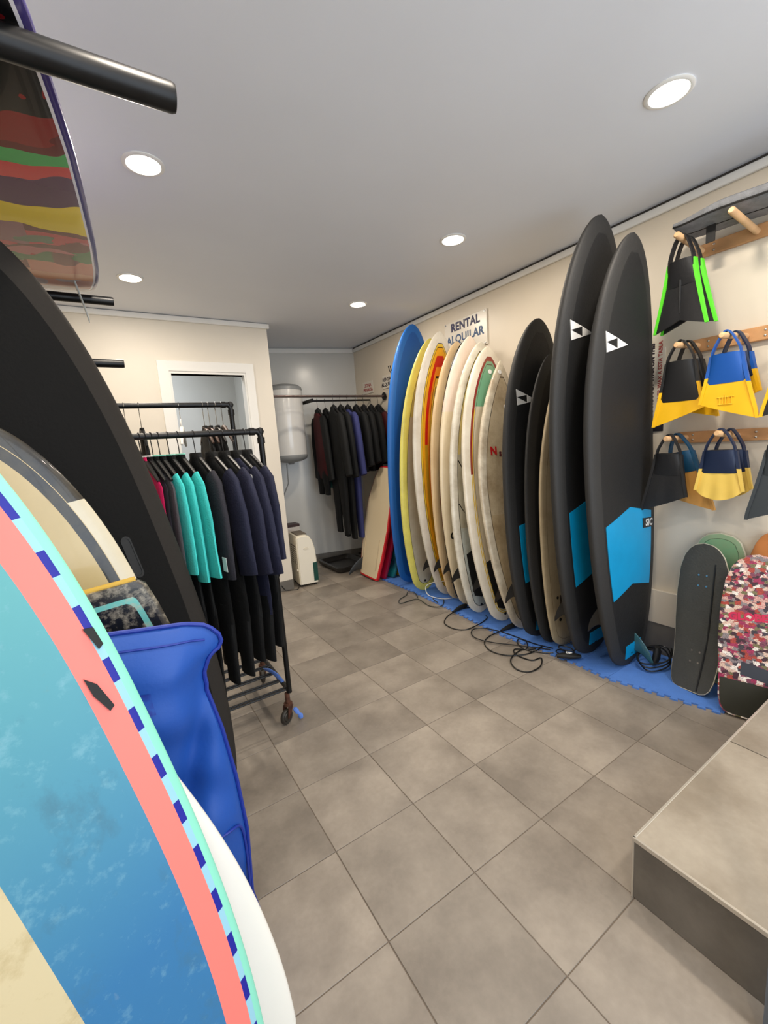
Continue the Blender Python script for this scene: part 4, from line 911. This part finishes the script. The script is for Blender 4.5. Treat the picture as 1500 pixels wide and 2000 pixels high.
F_BLK = mat('black_fin_rubber', S(26, 26, 28), .55, bump=.1); F_GRN = mat('lime_fin_rubber', S(90, 215, 40), .5); F_YEL = mat('yellow_fin_rubber', S(242, 186, 12), .5, noise=.05)
F_BLU = mat('blue_fin_rubber', S(16, 84, 168), .5); F_NAV = mat('navy_fin_rubber', S(20, 36, 66), .5); F_TAN = mat('tan_fin_rubber', S(206, 150, 76), .5); F_PALE = mat('pale_yellow_fin_rubber', S(232, 196, 92), .5, noise=.06)
F_DKB = mat('petrol_fin_rubber', S(22, 74, 108), .5); F_GRY = mat('grey_fin_rubber', S(54, 60, 64), .55); F_BY = mat('black_brushed_fin', S(24, 24, 26), .5)
pegtop = lambda p, x: p[2] + (2.405 if 0 else 0)
def put(t, x, y, z, dz=0, rz=0.0, ry=0.0, s=1.0): t.location = (x, y, z); t.rotation_euler = (0, ry, -PI / 2 + rz); t.scale = (s, s, s)
put(swimfin('black swim fin with lime green side rails on the top peg, front of the pair', F_BLK, F_BLK, F_GRN, F_BLK, L=.445, wt=.12, wb=.26, shape='vee', strap_l=.12), 2.135, .185, 2.432, rz=-.12)
put(swimfin('lime edged black swim fin hidden behind its twin on the top peg', F_BLK, F_BLK, F_GRN, F_BLK, L=.44, wt=.12, wb=.26, strap_l=.12), 2.185, .18, 2.427, rz=-.05, ry=-.03)
put(swimfin('black and yellow swim fin with torn paint edge, front of the middle rail pair', F_BY, F_YEL, (F_BY, F_YEL), F_BLK, L=.42, wt=.13, wb=.25, shape='asym', skew=.045, split=.72), 2.165, .185, 1.915, rz=.10)
put(swimfin('black and yellow swim fin behind its twin on the middle rail', F_BY, F_YEL, (F_BY, F_YEL), F_BLK, L=.40, wt=.12, wb=.25, shape='asym', skew=-.04, split=.6), 2.255, .185, 1.917, rz=-.15, ry=-.08)
put(swimfin('blue and yellow swim fin with moulded emblem, front one on the second peg', F_BLU, F_YEL, (F_BLU, F_YEL), F_BLU, L=.40, wt=.12, wb=.25, shape='asym', skew=-.045, split=.58, motif=True), 2.13, -.03, 1.908, rz=.08, ry=-.02)
put(swimfin('blue and yellow swim fin at the back of the second peg', F_NAV, F_YEL, (F_BLU, F_YEL), F_NAV, L=.36, wt=.12, wb=.24, shape='asym', skew=.04, split=.6), 2.235, -.035, 1.912, rz=-.2, ry=-.04)
put(swimfin('yellow and black swim fin cut by the right edge of the picture, middle rail', F_BLK, F_BLK, F_YEL, F_BLK, L=.40, wt=.12, wb=.25, shape='asym', skew=.04), 2.15, -.30, 1.908, rz=.05)
put(swimfin('plain black swim fin on the first peg of the lower rail', F_BLK, F_BLK, F_BLK, F_BLK, L=.41, wt=.12, wb=.24, shape='asym', skew=.05), 2.165, .225, 1.42, rz=.08, ry=.04)
put(swimfin('petrol blue and tan swim fin behind the plain black one', F_DKB, F_TAN, (F_DKB, F_TAN), F_DKB, L=.42, wt=.12, wb=.22, shape='asym', skew=-.05, split=.5), 2.255, .222, 1.42, rz=-.15, ry=-.22)
put(swimfin('navy swim fin with pale yellow fan blade, front of the pair on the lower rail', F_NAV, F_PALE, (F_NAV, F_PALE), F_NAV, L=.34, wt=.13, wb=.22, shape='round', split=.62), 2.15, -.02, 1.435, rz=.06)
put(swimfin('navy and pale yellow swim fin half hidden behind its twin on the lower rail', F_NAV, F_PALE, (F_NAV, F_PALE), F_NAV, L=.33, wt=.13, wb=.22, shape='round', split=.62), 2.245, -.03, 1.43, rz=-.1)
put(swimfin('dark grey swim fin cut by the right edge of the picture, lower rail', F_GRY, F_GRY, F_GRY, F_BLK, L=.42, wt=.12, wb=.25, shape='asym', skew=.05), 2.15, -.27, 1.435, rz=.05)
# grey padded bag lying across the top pegs
gb = mat('grey_padded_fabric', S(122, 124, 128), .8, noise=.15, nscale=30, bump=.4, bscale=200)
R = []; ny = 40
for i in range(ny + 1):
    u = i / ny; y = .225 - u * .86; sag = .008 * math.sin(u * 9); x0, x1 = 2.085, 2.345; tk = .018 + .016 * min(1, u * 4); lift = .02 * math.exp(-u * 14)
    ring = []
    for k in range(16):
        f = 2 * PI * k / 16; cx = math.copysign(abs(math.cos(f)) ** .5, math.cos(f)); sy = math.copysign(abs(math.sin(f)) ** .7, math.sin(f))
        ring.append(((x0 + x1) / 2 + (x1 - x0) / 2 * (.82 + .18 * min(1, u * 6)) * cx, y, 2.455 + tk + sag + lift + tk * sy + (cx * -.006)))
    R.append(ring)
g = tag(build('padded_bag', MB().rings(R), gb), 'long grey padded bag with black edging lying across the top pegs', 'bag')
build('edge_piping', MB().tube([R[i][9 if i else 9] for i in range(ny + 1)], .005, 6), rubber, g)
build('edge_piping', MB().tube([R[i][12] for i in range(0, ny + 1)], .003, 6), rubber, g)
build('strap', MB().box(2.20, 2.204, .07, .11, 2.385, 2.465, .001), rubber, g)

# ------------------------------------------------------------ signs on the right wall
def wallM(y, z, x=2.374, tilt=0.0):   # text frame: reads along -Y, faces -X
    c, s_ = math.cos(tilt), math.sin(tilt)
    return MXYZ((0, -c, s_), (0, s_, c), (-1, 0, 0), (x, y, z))
acry = mat('frosted_acrylic', S(226, 219, 206), .3)
ink1 = mat('navy_ink', S(34, 34, 78), .5); ink2 = mat('steel_blue_ink', S(44, 78, 120), .5); redink = mat('faded_red_ink', S(165, 70, 66), .5); dkink = mat('dark_ink_text', S(50, 40, 48), .5)
t = thing('rental_sign', 'wall sign reading RENTAL over ALQUILAR above the cream surfboards', 'sign', (0, 0, 0))
build('sign_plate', MB().box(2.366, 2.376, 1.77, 2.31, 2.28, 2.57, .002), acry, t)
text_obj('rental_lettering', 'RENTAL', .098, ink1, t, wallM(2.035, 2.512, 2.3655), offset=.004, spacing=1.05)
text_obj('alquilar_lettering', 'ALQUILAR', .098, ink2, t, wallM(2.045, 2.405, 2.3655), offset=.003, spacing=1.05)
for y, z in ((1.79, 2.555), (1.79, 2.295), (2.29, 2.555), (2.29, 2.295)): build('standoff', MB().lathe([(.001, -.006), (.008, -.005), (.008, .006), (.001, .006)], (2.366, y, z), 10, 'x'), chrome, t)
for (ya, yb, z, m_, lab) in ((3.93, 3.68, 2.205, redink, 'small wall sign with two faded red lines near the back corner'), (3.46, 3.25, 2.21, dkink, 'small wall sign with two dark lines above the pole flange')):
    t = thing('small_sign', lab, 'sign', (0, 0, 0))
    build('sign_plate', MB().box(2.37, 2.376, yb, ya, z - .07, z + .075, .001), acry, t)
    text_obj('lettering', 'ZONA\nPRIVADA' if m_ is redink else 'RENTAL\nALQUILAR', .055, m_, t, wallM((ya + yb) / 2, z, 2.3695), offset=.002)
t = thing('warning_sign', 'tall narrow notice with vertical writing beside the nearest black paddle board', 'sign', (0, 0, 0))
build('sign_plate', MB().box(2.371, 2.377, .36, .56, 1.50, 1.95, .001), acry, t)
build('sign_foot', MB().box(2.370, 2.378, .36, .56, 1.455, 1.50, .001), mat('dark_sign_band', S(30, 26, 34), .5), t)
def vertM(y, z): return MXYZ((0, 0, 1), (0, 1, 0), (-1, 0, 0), (2.3705, y, z))
text_obj('lettering', 'NO PONER WAX A ESTA TABLA', .030, redink, t, vertM(.385, 1.77), offset=.001)
text_obj('lettering', 'DO NOT PUT WAX ON THIS', .034, dkink, t, vertM(.43, 1.76), offset=.002)
text_obj('lettering', 'TIME', .026, dkink, t, vertM(.39, 1.52), offset=.002)
# wall hooks and the teal strip near the pole
t = thing('wall_hook', 'black twin coat hook above the teal strip near the pole flange', 'hook', (0, 0, 0))
build('hook_plate', MB().box(2.365, 2.379, 3.12, 3.17, 2.25, 2.31, .003), wht_h, t)
for dy in (0, .035): build('hook', MB().tube(smoothpts([(2.366, 3.13 + dy, 2.27), (2.33, 3.13 + dy, 2.26), (2.29, 3.135 + dy, 2.29), (2.275, 3.14 + dy, 2.35)], 4), .005, 8), black_metal, t)
t = thing('narrow_panel', 'narrow teal and white upright panel half hidden by the blue surfboard', 'panel', (0, 0, 0))
build('panel', MB().box(2.355, 2.376, 3.06, 3.13, 2.02, 2.23, .002), mat('teal_paint', S(20, 80, 96), .5), t)
build('panel_end', MB().box(2.353, 2.377, 3.055, 3.135, 1.96, 2.02, .002).box(2.353, 2.377, 3.055, 3.135, 2.23, 2.25, .002), wht_h, t)

# ------------------------------------------------------------ skateboards by the step
SK = 'skateboards at the end of the right wall'
grip = boardmat('grey_grip_tape', S(66, 66, 62), [({'i': (-1, .003)}, S(196, 190, 170))], rough=.85, bump=.5, dirt=.3, dirtcol=S(84, 84, 78), dscale=10)
wheelm = mat('cream_wheel', S(210, 190, 150), .4)
def trucks(b, ys, m=wheelm):
    for y in ys:
        z = b.surf(0, y, -1, 0)
        t = build('truck', MB().box(-.03, .03, y - .04, y + .04, z - .012, z + .002, .002).tube([(-.10, y, z - .045), (.10, y, z - .045)], .009, 10).prism([(-.02, z - .04), (.02, z - .04), (.028, z - .01), (-.028, z - .01)], y - .02, y + .02, 'y'), chrome, b.obj)
        for s_ in (-1, 1): build('wheel', MB().lathe([(.008, -.018), (.026, -.018), (.031, -.012), (.031, .012), (.026, .018), (.008, .018)], (s_ * .10, y, z - .045), 20, 'x'), m, t)
        for dx in (-.022, .022):
            for dy in (-.03, .03): build('bolt', MB().lathe([(.001, .002), (.0055, .0015), (.006, -.003), (.001, -.003)], (dx, y + dy, b.surf(dx, y + dy, 1, 0)), 8), screw, b.obj)
skw = dict(ax=.9, bz=.35, tpow=0)
k1 = Board('skateboard', 'grey grip-taped skateboard standing on its tail with a black line along it', 'skateboard', 'skate', [2.045, .035, 2.265, .07, .815, .29, -PI / 2 - .25, .02, .05], .012, grip, SK, **skw)
trucks(k1, (.19, .62))
k1.poly('black_line', [[(.042, .012), (.049, .012), (.056, .30), (.049, .30)], [(.049, .30), (.056, .30), (.068, .72), (.061, .72)]], rubber, off=.001)
grn = boardmat('green_ringed_deck', S(150, 180, 140), [({'i': (-1, .006)}, S(206, 200, 176)), ({'i': (.03, .033)}, S(60, 90, 60)), ({'i': (.033, 1)}, S(128, 176, 132))], rough=.4, dirt=.3, dirtcol=S(170, 160, 120), dscale=8)
k2 = Board('skateboard', 'pale green round nosed board just behind the grey skateboard', 'skateboard', 'skim', [2.235, .01, 2.36, .03, .865, .27, -PI / 2, .01, .0], .015, grn, SK, **skw)
def collage():
    m = bpy.data.materials.new('street_photo_collage'); m.use_nodes = True; nt = m.node_tree; L = nt.links; b = nt.nodes['Principled BSDF']; b.inputs['Roughness'].default_value = .35
    tc = nn(nt, 'ShaderNodeTexCoord'); mp = nn(nt, 'ShaderNodeMapping'); mp.inputs['Scale'].default_value = (60, 80, 10); L.new(tc.outputs['Object'], mp.inputs['Vector'])
    nz = nn(nt, 'ShaderNodeTexNoise'); nz.inputs['Scale'].default_value = 1.5; nz.inputs['Detail'].default_value = 5; L.new(mp.outputs[0], nz.inputs['Vector'])
    ad = nn(nt, 'ShaderNodeMixRGB', blend_type='ADD'); ad.inputs[0].default_value = 1; L.new(mp.outputs[0], ad.inputs[1]); L.new(nz.outputs['Color'], ad.inputs[2])
    v = nn(nt, 'ShaderNodeTexVoronoi', distance='CHEBYCHEV'); v.inputs['Scale'].default_value = .8; L.new(ad.outputs[0], v.inputs['Vector'])
    sx = nn(nt, 'ShaderNodeSeparateColor'); L.new(v.outputs['Color'], sx.inputs[0])
    r = nn(nt, 'ShaderNodeValToRGB'); r.color_ramp.interpolation = 'CONSTANT'; els = r.color_ramp.elements
    cols = [S(60, 30, 44), S(160, 60, 50), S(110, 104, 70), S(206, 176, 160), S(150, 40, 80), S(130, 120, 122), S(224, 214, 204), S(120, 60, 80), S(196, 150, 140), S(56, 50, 60)]
    els[0].color = cols[0]; els[1].position = .1; els[1].color = cols[1]
    for i, c in enumerate(cols[2:]): e = els.new(.2 + i * .1); e.color = c
    L.new(sx.outputs[0], r.inputs['Fac'])
    n2 = nn(nt, 'ShaderNodeTexNoise'); n2.inputs['Scale'].default_value = 5; n2.inputs['Detail'].default_value = 8; L.new(mp.outputs[0], n2.inputs['Vector'])
    mr = nn(nt, 'ShaderNodeMapRange'); L.new(n2.outputs['Fac'], mr.inputs[0]); mr.inputs[1].default_value = .3; mr.inputs[2].default_value = .7; mr.inputs[3].default_value = .45; mr.inputs[4].default_value = 1.5
    sc = nn(nt, 'ShaderNodeVectorMath', operation='SCALE'); L.new(r.outputs['Color'], sc.inputs[0]); L.new(mr.outputs[0], sc.inputs['Scale'])
    a = nn(nt, 'ShaderNodeAttribute', attribute_name='by'); lt = nn(nt, 'ShaderNodeMath', operation='LESS_THAN'); L.new(a.outputs['Fac'], lt.inputs[0]); lt.inputs[1].default_value = .175
    ai = nn(nt, 'ShaderNodeAttribute', attribute_name='bi'); gt = nn(nt, 'ShaderNodeMath', operation='GREATER_THAN'); L.new(ai.outputs['Fac'], gt.inputs[0]); gt.inputs[1].default_value = .006
    ml = nn(nt, 'ShaderNodeMath', operation='MULTIPLY'); L.new(lt.outputs[0], ml.inputs[0]); L.new(gt.outputs[0], ml.inputs[1])
    mx = nn(nt, 'ShaderNodeMixRGB'); L.new(ml.outputs[0], mx.inputs[0]); L.new(sc.outputs[0], mx.inputs[1]); mx.inputs[2].default_value = S(44, 44, 36); L.new(mx.outputs[0], b.inputs['Base Color'])
    return m
k3 = Board('skateboard', 'wide skateboard with red and pink photo collage and GLOBE lettering', 'skateboard', 'skate', [1.99, -.235, 2.235, -.18, .80, .27, -PI / 2 + .30, .0, .0], .014, collage(), SK, **skw)
k3.text('lettering', 'GLOBE', .050, -.02, .50, mat('crimson_ink', S(190, 24, 70), .5), ang=0.1, offset=.003)
k3.poly('dark_sticker', [[(-.03, .21), (.10, .19), (.10, .255), (-.03, .275)]], mat('slate_sticker', S(46, 50, 60), .5), off=.001)
orm = boardmat('orange_brown_wood', S(190, 120, 64), [], rough=.45)
k4 = Board('skateboard', 'orange brown wooden board behind the collage skateboard at the right edge', 'skateboard', 'cruiser', [2.19, -.24, 2.35, -.19, .90, .21, -PI / 2, .0, .0], .014, orm, SK, **skw)

# ------------------------------------------------------------ blue foam mats
mat_m = mat('blue_eva_foam', S(84, 132, 212), .65, noise=.06, nscale=12, bump=.4, bscale=220)
FR = [(1.890, 2.99), (1.895, 2.40), (1.862, 1.81), (1.815, 1.21), (1.86, .60), (1.845, .38), (1.975, -.16)]
def teeth(a, b, n, d=.022, inn=True):
    """jigsaw edge from a to b"""
    A = Vector((a[0], a[1], 0)); B = Vector((b[0], b[1], 0)); t = (B - A); L = t.length; t.normalize(); nrm = Vector((t.y, -t.x, 0)); out = []
    for k in range(n):
        s0 = L * k / n; s1 = L * (k + 1) / n; w_ = (s1 - s0)
        for u, v in ((0, 0), (.28, 0), (.20, 1), (.80, 1), (.72, 0)):
            p = A + t * (s0 + w_ * u) + nrm * (d * v); out.append((p.x, p.y))
    out.append((B.x, B.y)); return out
LB_ = ['blue foam mat under the bodyboards at the far end', 'blue foam mat under the blue and yellow rail surfboards', 'blue foam mat under the cream surfboards', 'blue foam mat under the pointed stained surfboard', 'small blue foam mat under the tallest paddle boards', 'nearest blue foam mat with jigsaw edge, under the grey skateboard']
segs = [(0, 1, 10), (1, 2, 10), (2, 3, 10), (3, 4, 10), (4, 5, 4), (5, 6, 9)]
for i, (a, b_, n) in enumerate(segs):
    A, B = FR[a], FR[b_]; ya, yb = A[1] - .001, B[1] + .001
    front = teeth((A[0], ya), (B[0], yb), n)
    poly = front + [(2.352, yb), (2.352, ya)]
    zt = .010
    m_ = MB(); n_ = len(poly); m_.prism(poly, .0005, zt)
    tag(build('foam_mat', m_, mat_m, smooth=False), LB_[i], 'mat', 'blue jigsaw foam mats')

# ------------------------------------------------------------ leashes
def leash(label, pts, z=.006, r=.0042, m=leash_m, cuff=None, closed=False, zs=None, mat_z=.014):
    P = [(p[0], p[1], (zs[i] if zs else (mat_z if p[0] > 1.80 else z)) + .0012 * (i % 3)) for i, p in enumerate(pts)]
    o = tag(build('surf_leash', MB().tube(smoothpts(P, 6), r, 8), m), label, 'leash', 'surf leashes on the floor')
    if cuff:
        c = [(p[0], p[1], p[2]) for p in cuff]; n = len(c)
        build('neoprene_cuff', MB().tube(smoothpts(c, 4), [.010 + .010 * math.sin(PI * min(1, .15 + i / (4 * (n - 1)))) for i in range(4 * (n - 1) + 1)], 10), rubber, o)
    return o
grl = mat('smoky_cord', S(58, 60, 54), .3); whl = mat('white_cord', S(225, 225, 220), .3)
LA = [(1.811, 2.237), (1.86, 2.35), (1.83, 2.42), (1.78, 2.38), (1.72, 2.35), (1.646, 2.313), (1.605, 2.236), (1.715, 2.228), (1.794, 2.20), (1.767, 2.013), (1.807, 1.906), (1.883, 1.942), (1.964, 2.05), (1.90, 2.113), (1.86, 2.0)]
leash('smoky grey leash tangled on the floor before the yellow railed surfboard', LA, m=grl)
LW = [(2.02, 2.06), (1.965, 2.15), (1.93, 2.25), (1.905, 2.20), (1.92, 2.09), (1.97, 2.01), (2.04, 1.99)]
leash('white leash looping from the striped surfboard down to the mat', LW, m=whl, zs=[.17, .15, .09, .03, .018, .017, .017])
LB = [(2.045, 1.70), (1.93, 1.735), (1.81, 1.725), (1.73, 1.714), (1.625, 1.629), (1.606, 1.506), (1.669, 1.424), (1.803, 1.414), (1.93, 1.45), (1.97, 1.50)]
leash('black leash making one wide loop in front of the grey decked white surfboard', LB, cuff=[(1.985, 1.75, .03), (1.90, 1.745, .028), (1.80, 1.722, .022)])
LC = [(2.03, 1.21), (1.881, 1.212), (1.725, 1.223), (1.618, 1.175), (1.563, 1.069), (1.588, .953), (1.684, .884), (1.78, .862), (1.86, .859), (1.79, .896), (1.706, .968), (1.651, .912), (1.669, .80), (1.741, .777), (1.644, .711), (1.542, .716), (1.507, .79), (1.566, .886), (1.698, .933), (1.78, .926), (1.84, .979), (1.84, 1.042), (1.79, 1.018), (1.756, .924), (1.80, .829), (1.848, .76)]
leash('long black leash in several overlapping loops on the tiles', LC, cuff=[(2.0, 1.205, .03), (1.92, 1.21, .026), (1.84, 1.215, .018)])
LD = [(1.90, .80), (1.86, .92), (1.85, 1.02), (1.838, 1.174), (1.796, 1.313), (1.715, 1.374), (1.647, 1.34), (1.613, 1.248), (1.658, 1.117), (1.749, .995), (1.87, .80)]
leash('black leash in one long oval in front of the shorter black board', LD, z=.013)
coil = [(1.875 + .045 * math.cos(a) + .004 * a, .70 + .055 * math.sin(a)) for a in [i * .7 for i in range(20)]]
leash('small tight coil of black leash beside the tan surfboard tail', coil, zs=[.018 + .0025 * i for i in range(20)])
t = build('leash_cuff', MB().loft([((0, 0, 0), .012, .010), ((.03, 0, .004), .016, .022), ((.08, 0, .006), .017, .03), ((.12, 0, .004), .014, .024), ((.15, 0, 0), .01, .012)], 14), rubber, loc=(1.80, .70, .032), rot=(0, 0, -.75))
tag(t, 'black padded leash cuff with white UP letters lying on the mat', 'leash cuff')
text_obj('white_letters', 'UP', .030, white_v, t, MXYZ((.94, -.34, 0), (.34, .94, 0), (0, 0, 1), (.075, 0, .0245)), offset=.002)
cc = []
for i in range(44):
    a = i * .43; cc.append((2.17 + .10 * math.cos(a) + .012 * math.sin(a * 3.1), .225 + .10 * math.sin(a * .98) * .8 - .0 * i, .045 + .03 * math.sin(a * 1.0 + 1) + .0012 * i))
cc = [(x, y + .05, max(z, .018)) for x, y, z in cc]
o = tag(build('surf_leash', MB().tube(smoothpts(cc, 4), .0045, 8), leash_m), 'coiled black leash leaning between the nearest paddle board and the grey skateboard', 'leash', 'surf leashes on the floor')
build('neoprene_cuff', MB().loft([((0, 0, 0), .02, .012), ((.02, 0, .03), .03, .018), ((.03, 0, .07), .03, .018), ((.03, 0, .10), .02, .012)], 12), rubber, o, loc=(2.17, .27, .03))
